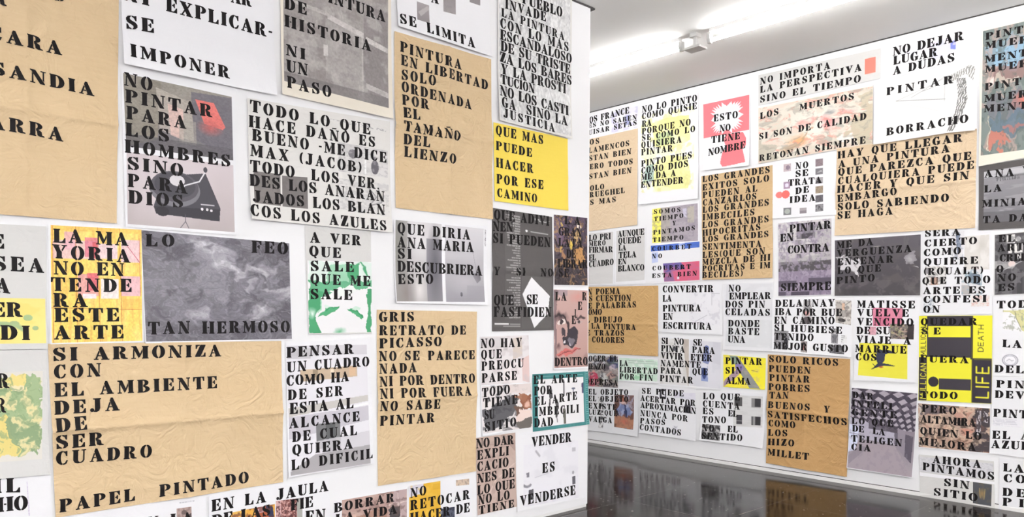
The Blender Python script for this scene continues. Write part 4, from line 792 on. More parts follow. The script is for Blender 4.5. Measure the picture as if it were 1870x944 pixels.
  [('painted_area', [-3654, 3272, -2645, 3258, -2639, 2802, -3645, 2778], 260, 134, [('b', 'ddd6c9'), ('n', 5, 4, 0.5, 'd0c7b8', 0.7), ('e', 0.55, 0.5, 0.35, 0.4, 'ece7dd', 1), ('warp', 0.07), ('n', 12, 9, 0.58, 'e2c8b8', 0.5), ('e', 0.36, 0.72, 0.12, 0.17, 'e8b080', 0.8), ('e', 0.3, 0.8, 0.1, 0.1, 'c8a888', 0.9), ('l', [(0.26, 0.9), (0.36, 0.75), (0.46, 0.6)], 0.02, 'b89878', 0.7), ('e', 0.47, 0.4, 0.06, 0.12, 'e4a49c', 1), ('e', 0.64, 0.5, 0.09, 0.18, 'e09898', 1), ('e', 0.78, 0.36, 0.08, 0.12, 'e4aca8', 1), ('e', 0.65, 0.3, 0.07, 0.09, '98989a', 1), ('p', [(0.75, 0.75), (0.9, 0.6), (0.9, 0.85), (0.78, 0.9)], 'f0ece6', 0.8), ('n', 18, 14, 0.6, 'd88878', 0.5), ('p', [(0.88, 0.05), (1, 0.1), (1, 1), (0.86, 1), (0.8, 0.6), (0.9, 0.4)], 'c6bca4', 0.9), ('p', [(0.0, 0.6), (0.15, 0.7), (0.2, 1), (0, 1)], 'bfb8a8', 0.9), ('n', 16, 16, 0.62, '9a968c', 0.5)])]),
 ('B', 'white_poster', 'white', 'white sheet with a pale blue wash, stencilled NO DEJAR LUGAR A DUDAS',
  [-2521, 3555, -1961, 3559, -1953, 3315, -2517, 3294], 3, 0, [],
  [('NO DEJAR', -2490, 3466, -1985, 3463, 66),
   ('LUGAR', -2485, 3393, -2163, 3387, 65),
   ('A DUDAS', -2486, 3312, -2044, 3317, 64)],
  [('painted_area', [-2505, 3524, -2000, 3528, -1996, 3306, -2501, 3293], 171, 71, [('b', 'efeef0'), ('p', [(0.55, 0.1), (0.9, 0.1), (0.98, 0.6), (0.65, 0.75), (0.55, 0.5)], 'cdcfea', 0.8), ('p', [(0.85, 0.25), (0.93, 0.22), (0.92, 0.55), (0.85, 0.5)], '7c86d0'), ('e', 0.3, 0.3, 0.3, 0.25, 'e2e0ee', 1), ('n', 5, 5, 0.56, 'eadce2', 0.6)])]),
 ('B', 'white_poster', 'white', 'white sheet with a pencil drawing of a hatched arm, stencilled PINTAR BORRACHO',
  [-2624, 3281, -1891, 3270, -1880, 2786, -2624, 2783], 6, 4, [],
  [('PINTAR', -2528, 3158, -2045, 3154, 59),
   ('BORRACHO', -2523, 2839, -1939, 2842, 59)],
  [('pencil_drawing', [-2534, 3236, -1899, 3264, -1890, 2773, -2527, 2816], 218, 159, [('b', 'f0efed'), ('l', [(0.12, 0.33), (0.66, 0.12), (0.95, 0.0)], 0.005, 'b0b0b0'), ('l', [(0.12, 0.33), (0.68, 0.45)], 0.007, '8c8c8c'), ('l', [(0.3, 0.32), (0.66, 0.1)], 0.006, 'a5a5a5'), ('l', [(0.68, 0.1), (0.67, 0.48)], 0.005, 'a0a0a0'), ('l', [(0.42, 0.25), (0.55, 0.22)], 0.006, '9a9a9a'), ('l', [(0.12, 0.36), (0.6, 0.62)], 0.004, 'd0d0d0'), ('h', [(0.8, 0.16), (0.9, 0.18), (0.92, 0.5), (0.85, 0.78), (0.76, 0.98), (0.7, 0.98), (0.78, 0.7), (0.82, 0.45)], '6c6b6a'), ('h', [(0.68, 0.12), (0.95, 0.0), (1, 0.05), (0.98, 0.25), (0.9, 0.12), (0.75, 0.2)], '8c8b88')])]),
 ('B', 'kraft_poster', 'kraftw', 'wide tan kraft sheet stencilled HAY QUE LLEGAR A UNA PINTURA',
  [-2930, 2800, -1885, 2788, -1881, 2058, -2937, 2076], 6, 0, [('h', 0.52, 4), ('v', 0.47, 3)],
  [('HAY QUE LLEGAR', -2921, 2717, -1981, 2710, 58),
   ('A UNA PINTURA', -2912, 2640, -2066, 2643, 58),
   ('QUE PAREZCA QUE', -2915, 2574, -1918, 2567, 58),
   ('CUALQUIERA PUEDE', -2914, 2499, -1898, 2495, 58),
   ('HACER Y QUE SIN', -2918, 2430, -1929, 2422, 59),
   ('EMBARGO', -2915, 2354, -2438, 2363, 57),
   ('SOLO SABIENDO', -2914, 2285, -2064, 2272, 59),
   ('SE HAGA', -2915, 2213, -2470, 2212, 59)],
  []),
 ('B', 'painted_poster', 'cream', 'cream-bordered slate blue and salmon landscape print cut by the right edge, stencilled PINT MUER',
  [-1876, 3517, -1437, 3520, -1418, 2541, -1865, 2507], 10, 0, [],
  [('PINT', -1838, 3424, -1604, 3415, 50),
   ('MUER', -1838, 3358, -1569, 3337, 50),
   ('MENT', -1840, 3258, -1573, 3245, 50),
   ('MUER', -1838, 3186, -1566, 3170, 50),
   ('PINT', -1836, 3057, -1609, 3052, 50),
   ('MUER', -1838, 2973, -1568, 2956, 50),
   ('MENT', -1840, 2898, -1567, 2875, 50)],
  [('printed_picture', [-1857, 3492, -1468, 3492, -1451, 2587, -1854, 2584], 155, 260, [('g', '77817f', '6f7a78', 'v'), ('warp', 0.06), ('n', 2, 3, 0.5, '848b88', 0.5), ('p', [(0.05, 0.1), (1, 0.08), (1, 0.3), (0.05, 0.3)], '8098a8', 0.8), ('p', [(0.2, 0.18), (0.7, 0.16), (0.7, 0.33), (0.2, 0.33)], '8cb0cc', 0.7), ('p', [(0.06, 0.3), (0.7, 0.28), (1, 0.35), (1, 0.45), (0.06, 0.44)], '8c6c68', 0.8), ('e', 0.12, 0.4, 0.08, 0.05, 'd8cac4'), ('e', 0.4, 0.43, 0.2, 0.04, 'b0a498'), ('n', 9, 12, 0.56, 'b09890', 0.7), ('p', [(0.1, 0.56), (1, 0.5), (1, 0.7), (0.1, 0.74)], '6c7078', 0.8), ('e', 0.75, 0.62, 0.3, 0.08, 'c87468', 0.6), ('p', [(0.1, 0.74), (1, 0.62), (1, 0.86), (0.1, 0.86)], '5c6f7e', 0.8), ('p', [(0.4, 0.78), (1, 0.8), (1, 0.83), (0.4, 0.82)], 'b07068', 0.7), ('p', [(0.12, 0.86), (0.4, 0.84), (0.5, 0.92), (0.3, 0.96), (0.12, 0.96)], 'b8786a'), ('l', [(0.1, 0.7), (0.1, 0.95), (0.14, 0.97)], 0.012, 'd8cdb8'), ('n', 16, 24, 0.6, '57625f', 0.5)])]),
 ('B', 'photo_poster', 'charcoal', 'dark grey bordered photo sheet cut by the right edge, stencilled ANA LA MINIA',
  [-1867, 2507, -1450, 2530, -1440, 2031, -1859, 2038], 5, 0, [],
  [('ANA', -1828, 2422, -1640, 2410, 53),
   ('V', -1588, 2418, -1528, 2417, 51),
   ('LA', -1827, 2311, -1715, 2310, 51),
   ('MINIA', -1839, 2205, -1562, 2196, 51),
   ('TA DA', -1831, 2087, -1553, 2083, 51)],
  [('printed_photograph', [-1832, 2463, -1455, 2482, -1448, 2077, -1829, 2094], 146, 137, [('g', '8f8d92', '737176', 'v'), ('r', 0, 0, 1, 0.13, 'c2c1c6', 0.8), ('n', 3, 20, 0.5, '9a989d', 0.6), ('r', 0.2, 0.14, 0.9, 0.17, '6a686c', 0.7), ('t3', 0.2, 0.6, 0.14, 0.22, '5c5a5e'), ('r', 0, 0.8, 1, 1, '605e62', 0.7)])]),
 ('B', 'photo_poster', 'greyp', 'dark collage photo sheet cut by the right edge, stencilled EL ART O NO ES',
  [-1756, 1998, -1472, 2010, -1464, 1567, -1748, 1558], 3, 0, [],
  [('EL', -1727, 1942, -1627, 1939, 51),
   ('ART', -1733, 1875, -1570, 1878, 51),
   ('CREE', -1719, 1801, -1548, 1801, 51),
   ('O', -1738, 1722, -1686, 1722, 51),
   ('NO', -1729, 1658, -1616, 1662, 51),
   ('ES', -1724, 1586, -1622, 1593, 51)],
  [('printed_photograph', [-1753, 1995, -1472, 2006, -1464, 1570, -1746, 1560], 108, 147, [('b', '4f4d50'), ('r', 0.26, 0.02, 0.45, 0.16, 'd8d6d4'), ('r', 0.3, 0.18, 0.62, 0.32, 'dcdad8'), ('r', 0.38, 0.18, 0.44, 0.32, '4a484a'), ('r', 0.5, 0.16, 0.56, 0.3, '4a484a'), ('e', 0.52, 0.1, 0.06, 0.04, 'cfcdcc'), ('r', 0.46, 0.34, 0.6, 0.42, 'c0bebe'), ('p', [(0, 0.44), (0.3, 0.42), (0.5, 0.5), (0.4, 0.58), (0, 0.56)], 'b5b2b2', 0.8), ('e', 0.38, 0.5, 0.08, 0.05, 'd8c8c4'), ('l', [(0.05, 0.64), (0.62, 0.46)], 0.012, 'c8c8cc'), ('r', 0.5, 0.6, 0.62, 1, '3c3a3e', 0.8), ('n', 10, 12, 0.55, '7a787c', 0.6)])]),
 ('B', 'printed_poster', 'whiteg', 'white sheet with an olive map shape and round stamp, cut by the right edge',
  [-1759, 1550, -1464, 1561, -1453, 980, -1748, 968], 3, 0, [],
  [('TOD', -1731, 1463, -1542, 1466, 53),
   ('LA', -1689, 1183, -1570, 1178, 53),
   ('DEL', -1735, 997, -1554, 999, 53)],
  [('printed_map', [-1693, 1454, -1555, 1454, -1552, 1293, -1690, 1307], 52, 53, [('b', 'eae9ec'), ('p', [(0, 0.05), (0.6, 0.05), (1, 0), (1, 1), (0.85, 0.95), (0.7, 0.6), (0.55, 0.3), (0.3, 0.12), (0, 0.12)], 'cfcb98'), ('l', [(0.55, 0.1), (0.6, 0.4), (0.8, 0.8)], 0.03, '7c7c68'), ('n', 8, 8, 0.6, '8c9080', 0.6)]),
   ('printed_stamp', [-1694, 1130, -1589, 1135, -1587, 1043, -1692, 1042], 39, 30, [('b', 'eae9ee'), ('ring', 0.5, 0.5, 0.45, 0.04, 'a5a4ac'), ('ring', 0.5, 0.5, 0.36, 0.03, 'b5b4bc'), ('l', [(0.3, 0.55), (0.45, 0.4), (0.6, 0.55), (0.7, 0.5)], 0.04, 'b0afb8')])]),
 ('B', 'white_poster', 'whiteg', 'white sheet cut by the right edge, stencilled PIN DEV PINT EL AZUL',
  [-1751, 962, -1452, 969, -1441, 394, -1757, 400], 10, 1, [],
  [('PIN', -1722, 886, -1548, 892, 53),
   ('DEV', -1730, 811, -1546, 815, 53),
   ('PINT', -1737, 672, -1524, 678, 57),
   ('EL A', -1740, 512, -1506, 529, 57),
   ('AZUL', -1745, 443, -1512, 455, 57)],
  [('printed_lines', [-1741, 658, -1546, 664, -1545, 611, -1740, 608], 73, 17, [('b', 'e6e5ea'), ('t', 5, 'c4c3cc', 'l')])]),
 ('B', 'white_poster', 'whiteg', 'white sheet in the lower right corner of the photo, stencilled LA CO DE PI',
  [-1695, 374, -1442, 370, -1435, -9, -1692, -1], 3, 0, [],
  [('LA', -1668, 280, -1540, 288, 57),
   ('CO', -1664, 204, -1531, 212, 57),
   ('DE', -1669, 103, -1529, 114, 57),
   ('PI', -1667, 31, -1536, 42, 57)],
  []),
 ('B', 'grey_poster', 'white', 'grey-toned sheet beside the partition end, stencilled LO PRIMERO FIRMAR EL CUADRO',
  [-5990, 2315, -5313, 2299, -5309, 1723, -5985, 1727], 4, 0, [],
  [('LO PRI', -5673, 2215, -5366, 2214, 65),
   ('MERO', -5673, 2154, -5438, 2155, 54),
   ('FIRMAR', -5672, 2086, -5337, 2074, 62),
   ('EL', -5671, 1997, -5575, 2002, 65),
   ('CUADRO', -5671, 1926, -5325, 1941, 64)],
  [('printed_grey_field', [-5986, 2306, -5332, 2291, -5330, 1738, -5981, 1743], 107, 123, [('b', 'd3d1d0'), ('n', 2, 12, 0.5, 'd9d7d6', 0.5)])]),
 ('B', 'grey_poster', 'white', 'grey-toned sheet stencilled AUNQUE QUEDE LA TELA EN BLANCO',
  [-5309, 2304, -4903, 2306, -4897, 1726, -5307, 1718], 4, 0, [],
  [('AUNQUE', -5267, 2229, -4923, 2229, 63),
   ('QUEDE', -5262, 2154, -4963, 2149, 63),
   ('LA', -5256, 2084, -5157, 2083, 62),
   ('TELA', -5255, 2007, -5021, 2003, 63),
   ('EN', -5260, 1938, -5152, 1940, 59),
   ('BLANCO', -5263, 1864, -4919, 1865, 63)],
  [('printed_grey_field', [-5290, 2294, -4917, 2294, -4913, 1765, -5289, 1755], 67, 122, [('b', 'd5d3d2'), ('n', 2, 12, 0.5, 'dbd9d8', 0.5)])]),
 ('B', 'printed_poster', 'white', 'white sheet with yellow, mauve, blue and red blocks, stencilled SOMOS TIEMPO Y PINTAMOS TIEMPO',
  [-4850, 2503, -4266, 2504, -4248, 1730, -4834, 1725], 4, 0, [],
  [('SOMOS', -4801, 2430, -4482, 2421, 44),
   ('TIEMPO', -4801, 2353, -4449, 2360, 44),
   ('Y', -4574, 2295, -4527, 2295, 43),
   ('PINTAMOS', -4807, 2220, -4314, 2229, 44),
   ('TIEMPO', -4813, 2145, -4447, 2148, 44),
   ('COURBET', -4821, 2056, -4354, 2052, 44),
   ('NO', -4820, 1981, -4699, 1979, 44),
   ('COUBERT', -4813, 1858, -4357, 1856, 44),
   ('ESTA BIEN', -4814, 1781, -4285, 1790, 44)],
  [('printed_picture', [-4825, 2481, -4286, 2485, -4278, 2123, -4821, 2136], 108, 89, [('b', 'aca3ac'), ('n', 6, 6, 0.5, '9a929c', 0.6), ('r', 0, 0, 0.2, 1, 'f3ec70'), ('r', 0.2, 0, 0.4, 1, 'b4ad98', 0.5), ('r', 0.78, 0.05, 0.92, 0.5, 'b8b2a0', 0.7), ('p', [(0.68, 0.1), (0.76, 0.1), (0.76, 0.35), (0.7, 0.3)], 'c4bfd0'), ('n', 20, 20, 0.58, '88808c', 0.4)]),
   ('printed_band', [-4839, 2110, -4260, 2115, -4260, 2059, -4836, 2050], 116, 13, [('b', '4a6ac0'), ('r', 0.58, 0, 0.7, 1, 'd8def0'), ('n', 8, 3, 0.55, '5878cc', 0.6)]),
   ('printed_band', [-4826, 2042, -4748, 2042, -4747, 1939, -4823, 1932], 15, 25, [('b', 'c4cdec'), ('r', 0, 0.2, 1, 0.5, '98a8dc', 0.6)]),
   ('printed_picture', [-4685, 1923, -4258, 1927, -4253, 1744, -4668, 1739], 86, 45, [('b', 'd0607c'), ('p', [(0, 0), (0.5, 0), (0.62, 0.35), (0, 0.5)], '5a5ca0', 0.85), ('p', [(0, 0.5), (0.25, 0.4), (0.3, 1), (0, 1)], '7870a0', 0.7), ('n', 6, 5, 0.55, 'c06a8c', 0.6), ('r', 0.38, 0.75, 0.44, 0.9, 'dcd0dc')])]),
 ('B', 'kraft_poster', 'kraftm', 'tan kraft sheet covered in close lines, stencilled LOS GRANDES EXITOS SOLO PUEDEN',
  [-4249, 2738, -3509, 2744, -3492, 1741, -4218, 1745], 8, 0, [('h', 0.5, 3)],
  [('LOS GRANDES', -4232, 2680, -3536, 2680, 58),
   ('EXITOS SOLO', -4231, 2601, -3542, 2606, 58),
   ('PUEDEN AL', -4227, 2527, -3657, 2529, 58),
   ('CANZARLOS', -4226, 2456, -3663, 2458, 58),
   ('LOS GRANDES', -4226, 2387, -3539, 2391, 58),
   ('IMBECILES', -4225, 2314, -3679, 2315, 58),
   ('LOS GRANDES', -4224, 2242, -3537, 2242, 58),
   ('HIPOCRITAS', -4223, 2165, -3617, 2178, 58),
   ('LOS GRANDES', -4222, 2105, -3539, 2110, 54),
   ('SENTIMENTA', -4221, 2031, -3608, 2023, 58),
   ('LES(QUE SON', -4220, 1954, -3573, 1959, 58),
   ('MEZCLA DE HI', -4219, 1885, -3518, 1897, 57),
   ('POCRITAS E IM', -4219, 1824, -3517, 1829, 55),
   ('BECILES)', -4218, 1762, -3790, 1766, 55)],
  []),
 ('B', 'printed_poster', 'white', 'white sheet with tiny photos and a red double dot, stencilled NO SE TRATA DE IDEA',
  [-3510, 2762, -2934, 2756, -2926, 2250, -3503, 2267], 4, 0, [],
  [('NO', -3293, 2680, -3179, 2676, 55),
   ('SE', -3292, 2610, -3178, 2609, 55),
   ('TRATA', -3356, 2541, -3059, 2530, 56),
   ('DE', -3290, 2460, -3169, 2466, 55),
   ('IDEA', -3342, 2390, -3110, 2387, 56)],
  [('printed_photograph', [-3115, 2739, -3049, 2737, -3048, 2677, -3114, 2676], 18, 17, [('b', '8a7a80'), ('n', 5, 5, 0.5, '786a70', 0.6)]),
   ('printed_photograph', [-3114, 2659, -3048, 2658, -3047, 2605, -3113, 2606], 17, 14, [('b', '77757a'), ('p', [(0.1, 0.7), (0.8, 0.3), (0.9, 0.6)], 'b0aeb2')]),
   ('printed_photograph', [-3112, 2583, -3047, 2581, -3046, 2528, -3112, 2530], 17, 14, [('b', 'a8a4a8'), ('p', [(0.1, 1), (0.5, 0.1), (0.9, 1)], '55535a')]),
   ('printed_photograph', [-3111, 2507, -3045, 2507, -3045, 2446, -3110, 2447], 17, 17, [('b', 'a0907c'), ('n', 8, 8, 0.5, '786a5c', 0.7)]),
   ('printed_photograph', [-3110, 2430, -3044, 2431, -3043, 2372, -3109, 2371], 17, 16, [('b', '58565c'), ('n', 4, 4, 0.5, '77757c', 0.6)]),
   ('printed_photograph', [-3109, 2352, -3040, 2353, -3040, 2293, -3108, 2291], 18, 17, [('b', '8a888c'), ('n', 6, 6, 0.5, '3f3d42', 0.8)]),
   ('printed_photograph', [-3405, 2737, -3337, 2735, -3336, 2670, -3405, 2671], 17, 17, [('b', 'c8b8bc'), ('e', 0.6, 0.5, 0.3, 0.3, '8a7a88'), ('n', 6, 6, 0.55, 'a090a0', 0.5)]),
   ('printed_photograph', [-3403, 2579, -3342, 2578, -3341, 2518, -3402, 2518], 15, 16, [('b', 'a890a8'), ('e', 0.5, 0.5, 0.3, 0.3, 'e4dcec')]),
   ('printed_photograph', [-3400, 2352, -3327, 2350, -3326, 2287, -3399, 2288], 18, 17, [('b', '77777a'), ('e', 0.5, 0.5, 0.35, 0.35, 'a8aca8')]),
   ('printed_photograph', [-3249, 2337, -3187, 2336, -3186, 2288, -3248, 2288], 16, 13, [('b', 'a8a0a4'), ('r', 0, 0.5, 1, 1, '7c747c', 0.7)]),
   ('printed_dots', [-3479, 2512, -3341, 2512, -3340, 2425, -3478, 2434], 35, 23, [('b', 'f0eff3'), ('e', 0.27, 0.5, 0.25, 0.36, 'f07a74'), ('e', 0.7, 0.5, 0.28, 0.42, 'ee6a64')])]),
 ('B', 'photo_poster', 'white', 'grey and mauve photo sheet stencilled PINTAR EN CONTRA SIEMPRE',
  [-3452, 2228, -2966, 2228, -2958, 1578, -3441, 1575], 3, 0, [],
  [('PINTAR', -3338, 2134, -2970, 2142, 66),
   ('EN', -3425, 2057, -3302, 2059, 67),
   ('CONTRA', -3355, 1950, -2983, 1949, 67),
   ('SIEMPRE', -3413, 1621, -2962, 1625, 67)],
  [('printed_photograph', [-3447, 2223, -2968, 2224, -2961, 1582, -3436, 1579], 126, 181, [('g', 'd0cccd', 'b0acae', 'v'), ('r', 0.35, 0.03, 0.7, 0.24, '77727a', 0.9), ('r', 0.45, 0.17, 0.66, 0.24, '4a464c'), ('r', 0.7, 0.06, 1, 0.5, 'aaa6a8', 0.9), ('t3', 0.72, 0.98, 0.08, 0.48, 'b8b4b6'), ('r', 0.33, 0.25, 0.45, 0.32, '8a868a'), ('r', 0.35, 0.44, 0.44, 0.5, '6a666c'), ('r', 0, 0.54, 1, 0.67, '4f4c4e'), ('p', [(0, 0.5), (1, 0.46), (1, 0.54), (0, 0.58)], '9c989a', 0.5), ('r', 0, 0.67, 1, 1, '8b7f92'), ('n', 16, 20, 0.5, 'a498aa', 0.7), ('r', 0, 0.8, 0.35, 0.88, '5c5462'), ('r', 0.58, 0.77, 1, 0.86, '57505e'), ('r', 0, 0.95, 0.15, 1, '57505e'), ('r', 0.25, 0.95, 0.6, 1, '4c4552'), ('n', 24, 24, 0.6, '5c5466', 0.4)])]),
 ('B', 'photo_poster', 'white', 'nearly black photo sheet with a pale splash at left, stencilled ME DA VERGUENZA',
  [-2939, 2041, -2258, 2041, -2253, 1563, -2931, 1570], 4, 0, [],
  [('ME DA', -2917, 1968, -2621, 1979, 56),
   ('VERGUENZA', -2916, 1898, -2326, 1906, 56),
   ('ENSENAR', -2909, 1828, -2461, 1831, 56),
   ('LO QUE', -2908, 1753, -2557, 1762, 56),
   ('PINTO', -2913, 1671, -2605, 1686, 57)],
  [('printed_photograph', [-2936, 2036, -2260, 2037, -2255, 1565, -2929, 1572], 204, 144, [('g', '57535a', '4a464a', 'v'), ('warp', 0.05), ('n', 3, 3, 0.5, '5c5858', 0.6), ('p', [(0.4, 0.0), (1, 0.0), (1, 0.35), (0.55, 0.2)], '625e64', 0.6), ('p', [(0.03, 0.33), (0.12, 0.28), (0.2, 0.38), (0.26, 0.34), (0.35, 0.48), (0.3, 0.5), (0.26, 0.56), (0.29, 0.66), (0.24, 0.63), (0.18, 0.5), (0.1, 0.54), (0.03, 0.5), (0.08, 0.44)], 'cfccd0'), ('p', [(0.83, 0.36), (0.92, 0.28), (0.97, 0.4), (0.95, 0.5), (0.86, 0.5)], '8a868c'), ('e', 0.9, 0.4, 0.05, 0.08, 'a5a1a6', 0.8), ('r', 0.94, 0.53, 0.99, 0.545, 'a8a4a8'), ('e', 0.5, 0.14, 0.06, 0.03, '8f8a88', 0.8), ('e', 0.2, 0.14, 0.02, 0.02, 'a8a4a8'), ('n', 14, 10, 0.6, '6a6668', 0.5), ('e', 0.25, 0.95, 0.25, 0.1, '403c40', 1)])]),
 ('B', 'printed_poster', 'whiteg', 'pale collage sheet stencilled SERA CIERTO, its lines ending CONFESION',
  [-2252, 2070, -1777, 2068, -1761, 1420, -2245, 1408], 4, 0, [],
  [('SERA', -2229, 2018, -1983, 2011, 52),
   ('CIERTO', -2230, 1940, -1870, 1938, 52),
   ('COMO', -2234, 1868, -1976, 1870, 52),
   ('QUIERE', -2233, 1796, -1860, 1794, 52),
   ('(ROUALT)', -2232, 1723, -1825, 1717, 52),
   ('QUE TODO', -2241, 1650, -1778, 1648, 52),
   ('ARTE ES', -2234, 1575, -1809, 1573, 52),
   ('CONFESI', -2230, 1506, -1798, 1509, 52),
   ('ON', -2229, 1432, -2113, 1434, 52)],
  [('printed_photograph', [-1954, 1999, -1789, 2002, -1785, 1748, -1950, 1750], 59, 82, [('b', 'd4d0cc'), ('n', 3, 3, 0.5, 'e2dfdc', 0.8), ('e', 0.7, 0.3, 0.3, 0.3, 'c8c4be', 1)]),
   ('printed_collage', [-2041, 2042, -1955, 2040, -1961, 1828, -2037, 1826], 29, 67, [('b', 'dfdde0'), ('p', [(0.3, 0), (0.7, 0.1), (0.6, 0.3), (0.8, 0.5), (0.5, 0.8), (0.4, 0.5)], '5c6880', 0.9), ('n', 6, 12, 0.55, '9aa0b0', 0.7)]),
   ('printed_collage', [-2223, 1787, -2075, 1786, -2072, 1644, -2220, 1642], 49, 44, [('b', 'dcdad8'), ('n', 8, 8, 0.52, '8c8888', 0.7), ('r', 0.25, 0.6, 0.6, 1, 'b08a78', 0.8), ('p', [(0.0, 0.1), (0.3, 0.1), (0.3, 0.4), (0, 0.4)], '6c6870', 0.7)]),
   ('printed_collage', [-1969, 1755, -1830, 1750, -1831, 1555, -1966, 1555], 49, 63, [('b', 'd9d8da'), ('p', [(0.3, 0.1), (0.9, 0.2), (0.9, 0.6), (0.4, 0.5)], '5a6878', 0.8), ('r', 0, 0.6, 0.4, 0.95, 'a09c9a', 0.8), ('n', 8, 8, 0.56, '88a0b0', 0.6)]),
   ('printed_collage', [-1900, 1556, -1781, 1557, -1780, 1478, -1899, 1476], 42, 25, [('b', 'e2dcda'), ('n', 8, 6, 0.55, 'd8a8a0', 0.6)]),
   ('printed_collage', [-2229, 1540, -2159, 1541, -2157, 1430, -2227, 1427], 23, 34, [('b', 'd8dade'), ('n', 6, 6, 0.52, '8890a0', 0.7)])]),
 ('B', 'printed_poster', 'lemon', 'bright yellow and black block poster with sideways LIFE and DEATH',
  [-2261, 1405, -1759, 1410, -1752, 764, -2255, 748], 3, 0, [],
  [('QUEDAR', -2247, 1333, -1856, 1340, 52),
   ('SE', -2240, 1263, -2106, 1266, 51),
   ('FUERA', -2245, 1048, -1909, 1054, 52),
   ('TODO', -2240, 767, -1979, 780, 52)],
  [('printed_blocks', [-2260, 1403, -1761, 1408, -1753, 766, -2253, 750], 172, 208, [('b', 'e6e03c'), ('r', 0.115, 0, 0.745, 0.12, '35313a'), ('r', 0.115, 0, 0.13, 0.48, '35313a'), ('r', 0.28, 0.12, 0.72, 0.245, 'e9e33f'), ('e', 0.2, 0.18, 0.075, 0.062, 'e2dc40'), ('r', 0.115, 0.25, 0.745, 0.485, '3d3940'), ('r', 0.72, 0.1, 0.745, 0.5, '35313a'), ('e', 0.21, 0.775, 0.075, 0.06, '2f2b33'), ('r', 0.29, 0.735, 0.73, 0.865, '3c3840'), ('r', 0.735, 0.0, 0.75, 1, '5a5624'), ('r', 0.75, 0.49, 1, 1, '34303a'), ('r', 0, 0.49, 0.115, 1, '34303a'), ('r', 0.765, 0.5, 0.99, 0.505, '6a6628')]),
   ('printed_word', [-1852, 1352, -1811, 1351, -1810, 1140, -1852, 1139], 15, 68, [('b', 'e6e03c'), ('w', 'DEATH', '2f2b30')]),
   ('printed_word', [-1864, 1054, -1768, 1054, -1767, 797, -1862, 794], 34, 83, [('b', '34303a'), ('w', 'LIFE', 'e6e03c')]),
   ('printed_word', [-2250, 1327, -2209, 1332, -2205, 1101, -2248, 1098], 14, 70, [('b', 'e6e03c'), ('w', 'MULLICAN', '2f2b30')]),
   ('printed_word', [-2247, 1048, -2202, 1050, -2199, 761, -2247, 763], 15, 88, [('b', '34303a'), ('w', 'MULLICAN', 'e6e03c')])]),
 ('B', 'photo_poster', 'white', 'brown cave-painting print stencilled QUIEN LO MEJORA, under the yellow block poster',
  [-2259, 729, -1759, 733, -1753, 391, -2257, 379], 4, 0, [],
  [('PERO', -2227, 661, -1986, 662, 57),
   ('ALTAMIRA', -2237, 579, -1851, 582, 57),
   ('QUIEN LO', -2237, 486, -1815, 491, 55),
   ('MEJORA', -2242, 403, -1848, 403, 57)],
  [('printed_photograph', [-2257, 724, -1761, 728, -1760, 400, -2246, 385], 171, 106, [('b', 'b39b8c'), ('warp', 0.06), ('n', 5, 4, 0.5, 'c4aa98', 0.7), ('p', [(0.02, 0), (0.5, 0.0), (0.45, 0.18), (0.02, 0.22)], '5c545c', 0.8), ('p', [(0.5, 0.05), (0.8, 0.05), (0.7, 0.3), (0.5, 0.28)], 'c09080', 0.7), ('e', 0.62, 0.35, 0.06, 0.12, '6a5c54'), ('e', 0.72, 0.6, 0.1, 0.14, 'c08a7a', 0.6), ('p', [(0.8, 0), (1, 0), (1, 1), (0.75, 1), (0.82, 0.7), (0.78, 0.4)], '453e42'), ('n', 10, 8, 0.54, 'd8c0a8', 0.7), ('n', 14, 12, 0.58, '50443e', 0.7), ('n', 9, 9, 0.6, 'a8705c', 0.25), ('r', 0.0, 0.05, 0.03, 0.95, 'cfc8b8', 0.8)]),
   ('printed_text', [-1848, 708, -1819, 704, -1819, 521, -1848, 526], 10, 58, [('b', '4a4246'), ('n', 3, 7, 0.46, 'cfc9cc', 0.9)]),
   ('printed_text', [-1802, 703, -1773, 699, -1775, 620, -1802, 624], 10, 25, [('b', '423b40'), ('n', 3, 5, 0.46, 'd8d2d6', 0.9)])]),
 ('B', 'grey_poster', 'greyp', 'grey speckled sheet with a dark corner photo, stencilled AHORA PINTAMOS SIN SITIO',
  [-2244, 325, -1730, 344, -1716, -8, -2232, -32], 4, 0, [],
  [('AHORA', -2143, 275, -1812, 282, 57),
   ('PINTAMOS', -2214, 208, -1725, 205, 58),
   ('SIN', -2060, 112, -1888, 113, 57),
   ('SITIO', -2131, 26, -1832, 31, 57)],
  [('printed_band', [-2236, 187, -1724, 194, -1723, 176, -2236, 159], 178, 8, [('b', 'efeef2')]),
   ('printed_photograph', [-1864, 171, -1740, 171, -1741, 12, -1861, 12], 45, 51, [('b', '4f5156'), ('n', 4, 4, 0.5, '5f5a50', 0.7), ('e', 0.5, 0.5, 0.22, 0.3, '8a7452', 0.8), ('l', [(0.35, 0.25), (0.4, 0.7)], 0.03, 'a89060'), ('l', [(0.65, 0.25), (0.6, 0.75)], 0.03, 'a89060')]),
   ('printed_speckle', [-2238, 308, -1734, 326, -1731, 209, -2236, 192], 175, 37, [('b', 'd5d4d8'), ('n', 50, 20, 0.55, 'c2c1c6', 0.8)])]),
 ('B', 'photo_poster', 'white', 'photograph of a hall under a triangle-patterned ceiling, beside the dark kraft sheet',
  [-2771, 817, -2255, 808, -2282, 138, -2798, 138], 8, 4, [],
  [('DAR', -2759, 727, -2592, 725, 52),
   ('INTELI', -2764, 657, -2444, 658, 52),
   ('GENTE', -2763, 585, -2410, 592, 52),
   ('LO QUE', -2762, 513, -2434, 522, 52),
   ('DE  LA', -2757, 452, -2495, 445, 52),
   ('TELIGEN', -2764, 366, -2366, 375, 54),
   ('CIA', -2763, 295, -2606, 302, 52)],
